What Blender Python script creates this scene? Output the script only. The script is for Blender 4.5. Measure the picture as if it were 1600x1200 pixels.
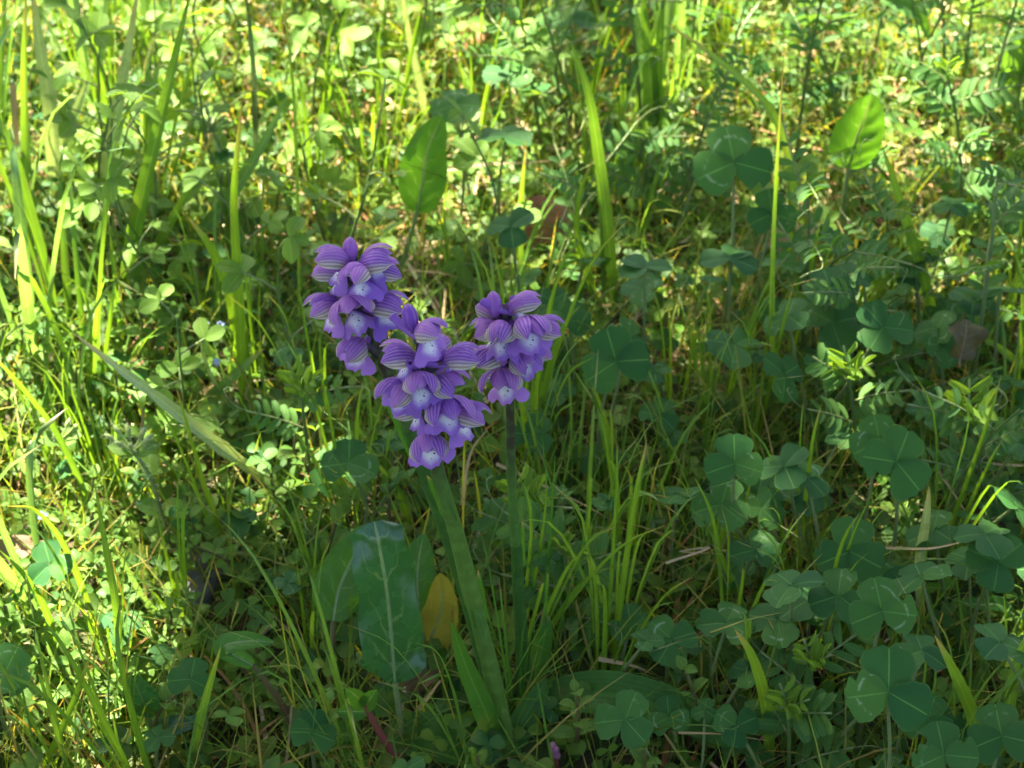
import bpy, math, random
import numpy as np
from mathutils import Vector, Matrix
R = math.radians
for o in list(bpy.data.objects):
    bpy.data.objects.remove(o)
rng = np.random.default_rng(11)
random.seed(11)
SC = bpy.context.scene
COL = SC.collection

# ------------------------------------------------------------------ camera
PITCH, CAMZ, HFOV = 40.0, 0.55, 30.0
cam = bpy.data.cameras.new('camera')
cam.sensor_width = 36.0
cam.lens = 18.0 / math.tan(R(HFOV / 2))
cam.clip_start, cam.clip_end = 0.01, 500.0
cam.dof.use_dof = True
cam.dof.focus_distance = 0.60
cam.dof.aperture_fstop = 25.0
camo = bpy.data.objects.new('camera', cam)
COL.objects.link(camo)
camo.location = (0, 0, CAMZ)
camo.rotation_euler = (R(90 - PITCH), 0, 0)
SC.camera = camo

# ------------------------------------------------------------------ light
SUN_EL, SUN_AZ = 57.0, -38.0          # azimuth measured from +Y towards +X
SV = np.array([math.sin(R(SUN_AZ)) * math.cos(R(SUN_EL)), math.cos(R(SUN_AZ)) * math.cos(R(SUN_EL)), math.sin(R(SUN_EL))])
world = bpy.data.worlds.new('World')
SC.world = world
world.use_nodes = True
wn = world.node_tree.nodes
sky = wn.new('ShaderNodeTexSky')
sky.sky_type = 'NISHITA'
sky.sun_disc = False
sky.air_density = 0.7
sky.dust_density = 3.5
sky.ozone_density = 0.6
sky.sun_elevation = R(SUN_EL)
sky.sun_rotation = R(SUN_AZ)
bg = wn['Background']
bg.inputs['Strength'].default_value = 0.053
world.node_tree.links.new(sky.outputs[0], bg.inputs[0])
sun = bpy.data.lights.new('sun', 'SUN')
sun.energy = 5.0
sun.angle = R(0.53)
sun.color = (1.0, 0.93, 0.79)
suno = bpy.data.objects.new('sun', sun)
COL.objects.link(suno)
suno.location = (-1, 3, 5)
suno.rotation_euler = Vector(SV).to_track_quat('Z', 'Y').to_euler()
SC.view_settings.view_transform = 'Standard'
SC.view_settings.look = 'None'
SC.view_settings.gamma = 1.0
SC.view_settings.exposure = 3.25
SC.render.engine = 'CYCLES'
SC.cycles.use_adaptive_sampling = True
SC.cycles.adaptive_threshold = 0.03
SC.cycles.max_bounces = 5
SC.cycles.transmission_bounces = 4
SC.cycles.diffuse_bounces = 3

# ------------------------------------------------------------------ projection helpers (photo pixel <-> place)
FP = 800.0 / math.tan(R(HFOV / 2))
CP, SP = math.cos(R(PITCH)), math.sin(R(PITCH))
CPOS = np.array([0, 0, CAMZ])
RIGHT, UPV, FWD = np.array([1., 0, 0]), np.array([0, SP, CP]), np.array([0, CP, -SP])
def ray(px, py):
    return FWD + RIGHT * ((px - 800) / FP) + UPV * ((600 - py) / FP)
def at_z(px, py, z):
    d = ray(px, py); return CPOS + d * ((z - CAMZ) / d[2])
def at_y(px, py, Y):
    d = ray(px, py); return CPOS + d * (Y / d[1])
def proj(P):
    P = np.asarray(P, float) - CPOS
    f = P @ FWD
    return 800 + FP * (P @ RIGHT) / f, 600 - FP * (P @ UPV) / f
def mpp(P):                       # metres per photo pixel at a point
    return float((np.asarray(P) - CPOS) @ FWD) / FP
def nrm(v):
    v = np.asarray(v, float); return v / (np.linalg.norm(v, axis=-1, keepdims=True) + 1e-12)

# ------------------------------------------------------------------ scene helpers
KIDS = {}
def reg(o, parent):
    COL.objects.link(o)
    if parent is not None:
        o.parent = parent; KIDS.setdefault(parent.name, []).append(o)
    return o
def tag(o, label=None, cat=None, group=None, kind=None):
    if label: o['label'] = label
    if cat: o['category'] = cat
    if group: o['group'] = group
    if kind: o['kind'] = kind
    return o
def thing(name, loc, label, cat, group=None):
    o = bpy.data.objects.new(name, None)
    o.empty_display_size = 0.01
    o.location = [float(c) for c in loc]
    reg(o, None)
    return tag(o, label, cat, group)
def mesh_np(name, V, Q, mat, uv=None, tint=None, smooth=True):
    V = np.asarray(V, np.float32); Q = np.asarray(Q, np.int32)
    me = bpy.data.meshes.new(name)
    me.vertices.add(len(V)); me.vertices.foreach_set('co', V.ravel())
    k = Q.shape[1]
    me.loops.add(Q.size); me.loops.foreach_set('vertex_index', Q.ravel())
    me.polygons.add(len(Q))
    me.polygons.foreach_set('loop_start', np.arange(0, Q.size, k, dtype=np.int32))
    me.polygons.foreach_set('loop_total', np.full(len(Q), k, np.int32))
    if smooth: me.polygons.foreach_set('use_smooth', np.ones(len(Q), bool))
    if uv is not None:
        l = me.uv_layers.new(name='UVMap'); l.data.foreach_set('uv', np.asarray(uv, np.float32)[Q.ravel()].ravel())
    if tint is not None:
        a = me.color_attributes.new('tint', 'FLOAT_COLOR', 'POINT')
        c = np.ones((len(V), 4), np.float32); c[:, :3] = tint; a.data.foreach_set('color', c.ravel())
    me.update(calc_edges=True)
    if isinstance(mat, str): mat = MAT[mat]
    me.materials.append(mat)
    return me
def obj(name, me, parent=None, M=None):
    o = bpy.data.objects.new(name, me)
    if M is not None: o.matrix_basis = M
    return reg(o, parent)
def copy_tree(o, parent=None, loc=None, rot=None, scale=None, label=None, group=None):
    c = o.copy(); reg(c, parent)
    if loc is not None: c.location = [float(q) for q in loc]
    if rot is not None: c.rotation_euler = rot
    if scale is not None: c.scale = (scale,) * 3
    if label: c['label'] = label
    if group: c['group'] = group
    for ch in KIDS.get(o.name, []):
        copy_tree(ch, c)
    return c
def frame(origin, Y, Z, s=1.0):                # matrix with local +Y along Y, +Z near Z
    Y = nrm(Y); X = nrm(np.cross(Y, Z)); Z = np.cross(X, Y)
    M = Matrix.Identity(4)
    for i in range(3):
        M[i][0] = X[i] * s; M[i][1] = Y[i] * s; M[i][2] = Z[i] * s; M[i][3] = float(origin[i])
    return M

# ------------------------------------------------------------------ shape helpers
def crom(pts, n):
    P = np.asarray(pts, float)
    P = np.vstack([2 * P[0] - P[1], P, 2 * P[-1] - P[-2]])
    m = len(P) - 3
    out = []
    for t in np.linspace(0, m - 1e-6, n):
        i = int(t); f = t - i
        a, b, c, d = P[i], P[i + 1], P[i + 2], P[i + 3]
        out.append(.5 * (2 * b + (c - a) * f + (2 * a - 5 * b + 4 * c - d) * f * f + (3 * b - a - 3 * c + d) * f ** 3))
    return np.array(out)
def grid_q(nu, nv, off=0):
    i, j = np.meshgrid(np.arange(nv), np.arange(nu), indexing='ij')
    a = i * (nu + 1) + j
    return np.stack([a, a + 1, a + nu + 2, a + nu + 1], -1).reshape(-1, 4) + off
def ribbon(pts, wfn, n0, nu=2, nv=12, fold=.25, wave=0., freq=9., cross=0., twist=0., phase=0., puck=0.):
    """a leaf or blade swept along pts; wfn(s) half width; n0 its upper side"""
    C = crom(pts, nv + 1)
    T = nrm(np.gradient(C, axis=0))
    S = nrm(np.cross(T, np.asarray(n0, float)[None]))
    N = np.cross(S, T)
    s = np.linspace(0, 1, nv + 1)
    if twist:
        a = (twist * s)[:, None]; S, N = S * np.cos(a) + N * np.sin(a), N * np.cos(a) - S * np.sin(a)
    w = np.array([wfn(q) for q in s])
    u = np.linspace(-1, 1, nu + 1)
    off = fold * np.abs(u)[None] * w[:, None] - cross * (u ** 2)[None] * w[:, None]
    if wave:
        off = off + wave * w[:, None] * (u ** 2)[None] * np.sin(freq * s[:, None] + phase + 1.7 * np.sign(u)[None])
    if puck:
        off = off + puck * w[:, None] * np.abs(np.sin(15 * (s[:, None] - .3 * np.abs(u)[None]))) * np.sin(math.pi * np.clip(np.abs(u)[None], 0, 1))
    V = C[:, None] + S[:, None] * (u[None] * w[:, None])[..., None] + N[:, None] * off[..., None]
    uv = np.stack([np.broadcast_to(u * .5 + .5, (nv + 1, nu + 1)), np.broadcast_to(s[:, None], (nv + 1, nu + 1))], -1)
    return V.reshape(-1, 3), grid_q(nu, nv), uv.reshape(-1, 2)
def tube(pts, r, n=10, k=7):
    C = crom(pts, n + 1); T = nrm(np.gradient(C, axis=0))
    ref = np.array([.3, -.8, .52])
    S = nrm(np.cross(T, ref[None])); N = np.cross(S, T)
    s = np.linspace(0, 1, n + 1)
    rr = np.array([r(q) if callable(r) else r for q in s])
    a = np.linspace(0, 2 * math.pi, k + 1)
    V = C[:, None] + rr[:, None, None] * (S[:, None] * np.cos(a)[None, :, None] + N[:, None] * np.sin(a)[None, :, None])
    uv = np.stack([np.broadcast_to(a / (2 * math.pi), (n + 1, k + 1)), np.broadcast_to(s[:, None], (n + 1, k + 1))], -1)
    return V.reshape(-1, 3), grid_q(k, n), uv.reshape(-1, 2)
def join(*parts):
    V, Q, U, o = [], [], [], 0
    for v, q, u in parts:
        V.append(v); Q.append(q + o); U.append(u); o += len(v)
    return np.vstack(V), np.vstack(Q), np.vstack(U)
def strips(P, D, N, L, W, kappa, rows, outline, fold=.25, nu=2):
    """many thin leaves at once: base P, direction D, upper side N, length, half width, bend"""
    n = len(P)
    s = np.linspace(0, 1, rows + 1)
    D = nrm(D); X = nrm(np.cross(D, N)); N = np.cross(X, D)
    ds = 1.0 / rows
    ang = kappa[:, None] * (s[:-1] + ds / 2)[None]
    dy = np.concatenate([np.zeros((n, 1)), np.cumsum(np.cos(ang) * ds, 1)], 1)
    dz = np.concatenate([np.zeros((n, 1)), np.cumsum(-np.sin(ang) * ds, 1)], 1)
    C = P[:, None] + L[:, None, None] * (D[:, None] * dy[..., None] + N[:, None] * dz[..., None])
    a2 = kappa[:, None] * s[None]
    NN = N[:, None] * np.cos(a2)[..., None] + D[:, None] * np.sin(a2)[..., None]
    w = W[:, None] * np.asarray([outline(q) for q in s])[None]
    u = np.linspace(-1, 1, nu + 1)
    V = C[:, :, None] + X[:, None, None] * (w[:, :, None] * u)[..., None] + NN[:, :, None] * (fold * w[:, :, None] * np.abs(u))[..., None]
    per = (rows + 1) * (nu + 1)
    Q = (grid_q(nu, rows)[None] + (np.arange(n) * per)[:, None, None]).reshape(-1, 4)
    uv = np.stack([np.broadcast_to(u * .5 + .5, (n, rows + 1, nu + 1)), np.broadcast_to(s[None, :, None], (n, rows + 1, nu + 1))], -1)
    return V.reshape(-1, 3), Q, uv.reshape(-1, 2), per
def blade_w(q): return (0.55 + .45 * min(1, q * 4)) * max(0.02, 1 - q ** 2.2) ** .8
def oval_w(q): return max(.03, math.sin(math.pi * min(1, max(0, q))) ** .7)
def obov_w(q): return max(.05, (2 * math.sqrt(max(0, q * (1 - q)))) ** .95 * (.62 + .55 * q))

# ------------------------------------------------------------------ materials
MAT = {}
class NB:
    def __init__(s, name):
        s.m = bpy.data.materials.new(name); s.m.use_nodes = True; s.t = s.m.node_tree; s.t.nodes.clear(); MAT[name] = s.m
    def n(s, typ, **kw):
        x = s.t.nodes.new(typ)
        for k, v in kw.items(): setattr(x, k, v)
        return x
    def put(s, inp, v):
        if isinstance(v, bpy.types.NodeSocket): s.t.links.new(v, inp)
        elif isinstance(v, (tuple, list)): inp.default_value = (*v, 1.0) if len(inp.default_value) == 4 and len(v) == 3 else v
        else: inp.default_value = v
    def math(s, op, a, b=0.0, c=0.0, clamp=False):
        x = s.n('ShaderNodeMath', operation=op, use_clamp=clamp)
        s.put(x.inputs[0], a); s.put(x.inputs[1], b); s.put(x.inputs[2], c); return x.outputs[0]
    def mix(s, f, a, b, mode='MIX'):
        x = s.n('ShaderNodeMix', data_type='RGBA', blend_type=mode)
        s.put(x.inputs[0], f); s.put(x.inputs[6], a); s.put(x.inputs[7], b); return x.outputs[2]
    def step(s, x, lo, hi, a=0.0, b=1.0):
        r = s.n('ShaderNodeMapRange', interpolation_type='SMOOTHSTEP')
        s.put(r.inputs[0], x); r.inputs[1].default_value = lo; r.inputs[2].default_value = hi
        r.inputs[3].default_value = a; r.inputs[4].default_value = b; return r.outputs[0]
    def noise(s, scale, detail=3, vec=None, rough=.55):
        x = s.n('ShaderNodeTexNoise'); x.inputs['Scale'].default_value = scale; x.inputs['Detail'].default_value = detail
        x.inputs['Roughness'].default_value = rough
        if vec is not None: s.put(x.inputs['Vector'], vec)
        return x.outputs['Fac']
    def uv(s):
        t = s.n('ShaderNodeUVMap'); t.uv_map = 'UVMap'
        x = s.n('ShaderNodeSeparateXYZ'); s.put(x.inputs[0], t.outputs[0]); return t.outputs[0], x.outputs[0], x.outputs[1]
    def rnd(s): return s.n('ShaderNodeObjectInfo').outputs['Random']
    def pos(s): return s.n('ShaderNodeNewGeometry').outputs['Position']
    def obco(s): return s.n('ShaderNodeTexCoord').outputs['Object']
    def bump(s, h, strength=.4, dist=.0005):
        b = s.n('ShaderNodeBump'); b.inputs['Strength'].default_value = strength; b.inputs['Distance'].default_value = dist
        s.put(b.inputs['Height'], h); return b.outputs[0]
    def finish(s, base, rough=.45, trans=0., tcol=None, spec=.45, normal=None):
        p = s.n('ShaderNodeBsdfPrincipled'); s.put(p.inputs['Base Color'], base); s.put(p.inputs['Roughness'], rough)
        p.inputs['Specular IOR Level'].default_value = spec
        if normal is not None: s.put(p.inputs['Normal'], normal)
        out = s.n('ShaderNodeOutputMaterial'); sh = p.outputs[0]
        if trans:
            t = s.n('ShaderNodeBsdfTranslucent'); s.put(t.inputs[0], tcol if tcol is not None else base)
            m = s.n('ShaderNodeMixShader'); m.inputs[0].default_value = trans
            s.t.links.new(sh, m.inputs[1]); s.t.links.new(t.outputs[0], m.inputs[2]); sh = m.outputs[0]
        s.t.links.new(sh, out.inputs[0]); return s.m
def leafmat(name, a, b, vein='mid', trans=.38, rough=.46, spec=.28, tscale=(2.0, 1.75, .7), old=.12):
    k = NB(name); uvv, u, v = k.uv(); r = k.rnd()
    base = k.mix(r, a, b)
    n = k.noise(140, 2, k.obco()); base = k.mix(k.step(n, .35, .7, 0, .35), base, tuple(min(1, c * 1.5) for c in a))
    # some yellowed patches of their own
    n2 = k.noise(45, 1, k.pos()); base = k.mix(k.step(n2, .66, .8, 0, old * 3), base, (.22, .19, .04))
    du = k.math('ABSOLUTE', k.math('SUBTRACT', u, .5))
    h = None
    light = tuple(min(1, c * 1.9 + .02) for c in b)
    if vein in ('mid', 'clover', 'dock'):
        wd = .02 if vein != 'dock' else .030
        if vein == 'dock': light = (.24, .34, .15)
        sl = k.math('MULTIPLY', k.math('SUBTRACT', v, k.math('MULTIPLY', du, .55 if vein == 'dock' else .9)), 27 if vein == 'dock' else 70)
        if vein == 'dock': sl = k.math('ADD', sl, k.math('MULTIPLY', k.math('SUBTRACT', k.noise(5, 2, uvv), .5), 7.0))
        w = k.math('SINE', sl)
        h = k.math('MULTIPLY', w, .5 if vein == 'dock' else .25)
        base = k.mix(k.math('MULTIPLY', k.step(w, .93, 1, 0, .30 if vein == 'dock' else .08), k.step(du, .5, .1)), base, light)
        base = k.mix(k.step(du, wd * .4, wd * 1.3, .8 if vein == 'dock' else .5, 0), base, light)
    if vein == 'clover':
        d = k.math('ABSOLUTE', k.math('SUBTRACT', v, k.math('SUBTRACT', .68, k.math('MULTIPLY', k.math('POWER', k.math('MULTIPLY', du, 2.0), 2.0), .42))))
        d = k.math('ADD', d, k.math('MULTIPLY', k.math('SUBTRACT', k.noise(420, 3, k.obco()), .5), .14))
        ch = k.math('MULTIPLY', k.step(d, .0, .07, .55, 0), k.step(k.noise(330, 2, k.pos()), .45, .62))
        ch = k.math('MULTIPLY', ch, k.step(r, .5, .9))
        base = k.mix(ch, base, (.36, .46, .33))
        base = k.mix(k.step(du, .44, .5, 0, .35), base, (.12, .2, .05))
    if vein == 'blade':
        h = k.math('SINE', k.math('MULTIPLY', u, 60.0))
        base = k.mix(k.step(h, .2, 1, 0, .09), base, light); h = k.math('MULTIPLY', h, .4)
        base = k.mix(k.step(du, .02, .07, .3, 0), base, light)
        tip = k.math('MULTIPLY', k.step(v, .72, 1), k.step(r, .35, .55)); base = k.mix(k.math('MULTIPLY', tip, .8), base, (.34, .26, .11))
    tc = k.n('ShaderNodeVectorMath', operation='MULTIPLY'); k.put(tc.inputs[0], base); tc.inputs[1].default_value = tscale
    nm = k.bump(k.math('ADD', h if h is not None else 0.0, k.math('MULTIPLY', n, 3.0)), .35, .0001)
    return k.finish(base, k.step(n, .3, .7, rough - .07, rough + .1), trans, tc.outputs[0], spec, nm)
leafmat('clover', (.024, .098, .024), (.072, .180, .032), 'clover', .30, .5, .16, tscale=(1.9, 1.8, .5), old=.02)
leafmat('medick', (.105, .21, .030), (.165, .28, .040), 'mid', .42, .5, .22, tscale=(2.0, 1.7, .5))
leafmat('vetch', (.055, .150, .034), (.105, .21, .040), 'mid', .38, .5, .2, tscale=(2.0, 1.8, .5), old=.05)
leafmat('vetch_tip', (.15, .28, .03), (.19, .32, .04), 'mid', .42, .5, .2, tscale=(1.6, 1.4, .5))
leafmat('chickweed', (.085, .18, .030), (.145, .245, .038), 'mid', .40, .5, .2, tscale=(2.0, 1.7, .5))
leafmat('dock', (.024, .10, .030), (.030, .11, .032), 'dock', .28, .24, .8, old=.02)
leafmat('dock_young', (.055, .165, .018), (.07, .19, .022), 'dock', .42, .4, .3, old=.08, tscale=(1.9, 1.6, .5))
leafmat('dock_yellow', (.25, .235, .03), (.29, .27, .035), 'dock', .35, .5, .25, tscale=(1.2, 1.1, .6), old=.3)
leafmat('grass', (.080, .185, .026), (.130, .25, .036), 'blade', .40, .38, .4, tscale=(2.1, 1.75, .5))
leafmat('grass_blue', (.085, .19, .055), (.14, .255, .075), 'blade', .38, .32, .65, tscale=(2.0, 1.7, .7))
leafmat('grass_pale_sheen', (.23, .33, .12), (.28, .38, .15), 'blade', .32, .28, .8, old=.05, tscale=(1.6, 1.4, .8))  # pale blades; highlights where they catch light are put into the colour too
leafmat('grass_bright', (.095, .215, .018), (.135, .26, .022), 'blade', .42, .40, .3, old=.05, tscale=(1.7, 1.4, .5))
leafmat('orchid_leaf', (.045, .140, .020), (.060, .165, .022), 'blade', .33, .42, .2, old=.10)
leafmat('straw', (.36, .25, .11), (.46, .35, .19), 'blade', .15, .6, .3, tscale=(1.1, 1, .8), old=.02)
leafmat('dead_leaf', (.21, .085, .032), (.24, .105, .04), 'blade', .15, .6, .3, tscale=(1.2, .9, .6), old=0)
leafmat('dead_dark', (.085, .085, .03), (.11, .07, .035), 'dock', .2, .55, .3, old=0)
leafmat('dead_tan', (.22, .13, .07), (.28, .18, .10), 'dock', .15, .65, .3, tscale=(1.2, .9, .6), old=0)
k = NB('tree_leaf'); k.finish((.06, .125, .032), .5, .3, (.10, .2, .03), .3)
# green mass: colour kept per leaf
k = NB('tinted'); at = k.n('ShaderNodeAttribute', attribute_name='tint').outputs['Color']
n = k.noise(160, 2, k.pos()); bs = k.mix(k.step(n, .3, .75, 0, .3), at, (.2, .26, .03))
tc = k.n('ShaderNodeVectorMath', operation='MULTIPLY'); k.put(tc.inputs[0], bs); tc.inputs[1].default_value = (2.1, 1.75, .5)
k.finish(bs, .5, .42, tc.outputs[0], .2)
k = NB('tinted_dry'); at = k.n('ShaderNodeAttribute', attribute_name='tint').outputs['Color']
bs = k.mix(k.step(k.noise(500, 2, k.pos()), .4, .7, 0, .35), at, (.10, .06, .03)); k.finish(bs, .6, .12, bs, .3)
def stemmat(name, a, b, rough=.45, trans=.12):
    k = NB(name); uvv, u, v = k.uv()
    base = k.mix(v, a, b); n = k.noise(260, 3, k.obco())
    base = k.mix(k.step(n, .4, .75, 0, .4), base, tuple(min(1, c * 1.7 + .01) for c in a))
    base = k.mix(k.step(k.math('SINE', k.math('MULTIPLY', u, 75.0)),   .0, 1, 0, .12), base, tuple(c * .5 for c in a))
    k.finish(base, rough, trans, base, .35)
stemmat('stem', (.12, .15, .04), (.10, .20, .05))
stemmat('stem_pale', (.16, .19, .06), (.21, .29, .10))
stemmat('midrib', (.22, .31, .12), (.15, .25, .08))
stemmat('stem_red', (.16, .065, .035), (.14, .15, .045))
stemmat('orchid_stem', (.10, .21, .035), (.060, .040, .034), .4, .15)
stemmat('orchid_stem_green', (.065, .16, .024), (.055, .14, .024), .4, .2)
stemmat('orchid_stem_pale', (.135, .25, .038), (.11, .205, .034), .34, .2)
stemmat('ovary', (.07, .10, .04), (.11, .045, .12), .4, .2)
stemmat('bark', (.13, .10, .075), (.10, .08, .06), .85, 0.0)
stemmat('bud_green', (.22, .30, .08), (.30, .36, .12))
stemmat('bud_red', (.24, .05, .05), (.30, .11, .06))
stemmat('bud_pink', (.35, .13, .22), (.42, .18, .28))
k = NB('hair'); k.finish((.55, .60, .42), .5, .5, (.6, .65, .45), .4)
k = NB('hood_lateral'); uvv, u, v = k.uv(); r = k.rnd()
base = k.mix(r, (.25, .085, .48), (.52, .20, .58))
nv = k.noise(420, 2, k.pos()); uw = k.math('ADD', u, k.math('MULTIPLY', k.math('SUBTRACT', nv, .5), .06))
st = k.math('SINE', k.math('MULTIPLY', uw, 41.0)); veins = k.math('MULTIPLY', k.step(st, -.3, .9), k.step(nv, .2, .7, .55, 1))
pale = k.mix(k.step(u, .45, .85), (.50, .27, .62), (.74, .70, .58))
dark = k.mix(k.step(u, .45, .9), base, (.42, .34, .30))
base = k.mix(veins, dark, pale)
base = k.mix(k.step(v, .0, .25, .6, 0), base, (.28, .09, .42)); base = k.mix(k.step(u, .93, .97, 0, .75), base, (.66, .60, .58))
k.finish(base, .5, .4, base, .3, k.bump(st, .5, .00005))
k = NB('hood_top'); uvv, u, v = k.uv(); r = k.rnd()
base = k.mix(r, (.24, .08, .49), (.52, .20, .59))
nv = k.noise(420, 2, k.pos()); st = k.math('SINE', k.math('MULTIPLY', k.math('ADD', u, k.math('MULTIPLY', k.math('SUBTRACT', nv, .5), .06)), 41.0))
base = k.mix(k.math('MULTIPLY', k.step(st, .1, .95, 0, .5), k.step(nv, .25, .7)), base, (.56, .34, .66)); base = k.mix(k.step(v, .75, 1, 0, .35), base, (.62, .46, .62))
k.finish(base, .5, .4, base, .3, k.bump(st, .5, .00005))
k = NB('lip'); uvv, u, v = k.uv(); r = k.rnd()
du = k.math('ABSOLUTE', k.math('SUBTRACT', u, .5))
e = k.math('SQRT', k.math('ADD', k.math('POWER', k.math('MULTIPLY', du, 2.6), 2.0), k.math('POWER', k.math('MULTIPLY', k.math('SUBTRACT', v, .38), 1.5), 2.0)))
e = k.math('ADD', e, k.math('MULTIPLY', k.math('SUBTRACT', k.noise(8, 2, uvv), .5), .25))
vio = k.mix(r, (.29, .13, .60), (.44, .20, .62)); base = k.mix(k.step(e, .18, .86), (.92, .90, .96), vio)
mp = k.n('ShaderNodeMapping'); k.put(mp.inputs[0], uvv); mp.inputs['Scale'].default_value = (11, 8, 1)
vo = k.n('ShaderNodeTexVoronoi'); k.put(vo.inputs['Vector'], mp.outputs[0]); vo.inputs['Scale'].default_value = 1.0; vo.inputs['Randomness'].default_value = .8
dots = k.math('MULTIPLY', k.step(vo.outputs['Distance'], .27, .35, 1, 0), k.step(e, .34, .42, 1, 0))
base = k.mix(dots, base, (.05, .012, .14)); k.finish(base, .5, .35, base, .3)
k = NB('spur'); uvv, u, v = k.uv(); k.finish(k.mix(v, (.38, .18, .60), (.27, .10, .52)), .45, .3, (.4, .2, .6), .35)
k = NB('column'); k.finish((.55, .40, .66), .4, .3, (.7, .6, .7))
k = NB('speedwell'); uvv, u, v = k.uv(); k.finish(k.mix(v, (.75, .78, .9), (.16, .25, .75)), .5, .3, (.2, .3, .8))
k = NB('stone'); p = k.pos(); n = k.noise(130, 6, p); base = k.mix(k.step(n, .35, .7), (.10, .10, .095), (.17, .165, .15))
k.finish(base, .75, 0, None, .35, k.bump(n, .6, .002))
k = NB('soil'); p = k.pos(); n = k.noise(22, 6, p); n2 = k.noise(190, 5, p)
base = k.mix(k.step(n, .35, .65), (.030, .021, .013), (.075, .05, .028)); base = k.mix(k.step(n2, .5, .66, 0, .6), base, (.13, .10, .045)); base = k.mix(k.step(k.noise(14, 4, p), .42, .56, 0, .8), base, (.045, .085, .018))
far = k.mix(k.step(k.noise(3, 5, p), .35, .65), (.06, .09, .03), (.10, .12, .04))
xs = k.n('ShaderNodeSeparateXYZ'); k.put(xs.inputs[0], p)
rad = k.math('SQRT', k.math('ADD', k.math('POWER', xs.outputs[0], 2.0), k.math('POWER', k.math('SUBTRACT', xs.outputs[1], .7), 2.0)))
base = k.mix(k.step(rad, 1.6, 3.5), base, far)
k.finish(base, .9, 0, None, .2, k.bump(k.math('ADD', n, n2), .9, .006))

# ------------------------------------------------------------------ ground: one sheet, bumpy near by, out to the horizon
gx = np.concatenate([-np.geomspace(1.2, 120, 24)[::-1], np.linspace(-1.15, 1.15, 120), np.geomspace(1.2, 120, 24)])
gy = np.concatenate([-np.geomspace(.62, 120, 24)[::-1], np.linspace(-.6, 1.9, 130), np.geomspace(1.95, 120, 24)])
def gz(x, y):
    h = .006 * np.sin(x * 13 + 1.3) * np.cos(y * 11) + .004 * np.sin(x * 31 + y * 17) + .003 * np.cos(y * 41 - x * 23)
    return h * np.clip(1.6 - .5 * np.hypot(x, y - .7), 0, 1)
GX, GY = np.meshgrid(gx, gy); V = np.stack([GX, GY, gz(GX, GY)], -1).reshape(-1, 3)
tag(obj('ground', mesh_np('ground', V, grid_q(len(gx) - 1, len(gy) - 1), 'soil')), kind='structure')
def on_ground(px, py):
    P = at_z(px, py, 0); P = at_z(px, py, float(gz(P[0], P[1]))); return P

# ------------------------------------------------------------------ shade tree standing outside the picture, sunward of the meadow
def gauss(px, py, cx, cy, rx, ry): return np.exp(-((px - cx) / rx) ** 2 - ((py - cy) / ry) ** 2)
def lit(px, py):
    a = np.zeros_like(px)
    for cx, cy, rx, ry, w in LIT: a = np.maximum(a, w * gauss(px, py, cx, cy, rx, ry))
    return a
LIT = [(150, 20, 560, 330, 1.3), (620, 80, 330, 240, 1.1), (1560, 40, 280, 260, 1.3), (1200, 10, 340, 190, 1.0), (40, 450, 320, 340, 1.15), (20, 800, 240, 290, .95),
       (720, 330, 300, 110, .65), (1450, 290, 260, 140, .75), (900, 280, 250, 150, .8), (1100, 440, 240, 60, .45), (1530, 430, 180, 80, .5), (280, 680, 160, 160, .5)]
def fleck(px, py, z, r):
    P = at_z(px, py, z); Q = P + SV * ((.05 - z) / SV[2]); a, b = proj(Q); return (a, b, r)
FLECKS = [fleck(1140, 688, .08, 50), fleck(1330, 580, .06, 70), fleck(1510, 650, .09, 60), fleck(1590, 830, .06, 45), fleck(470, 600, .06, 70)]
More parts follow.
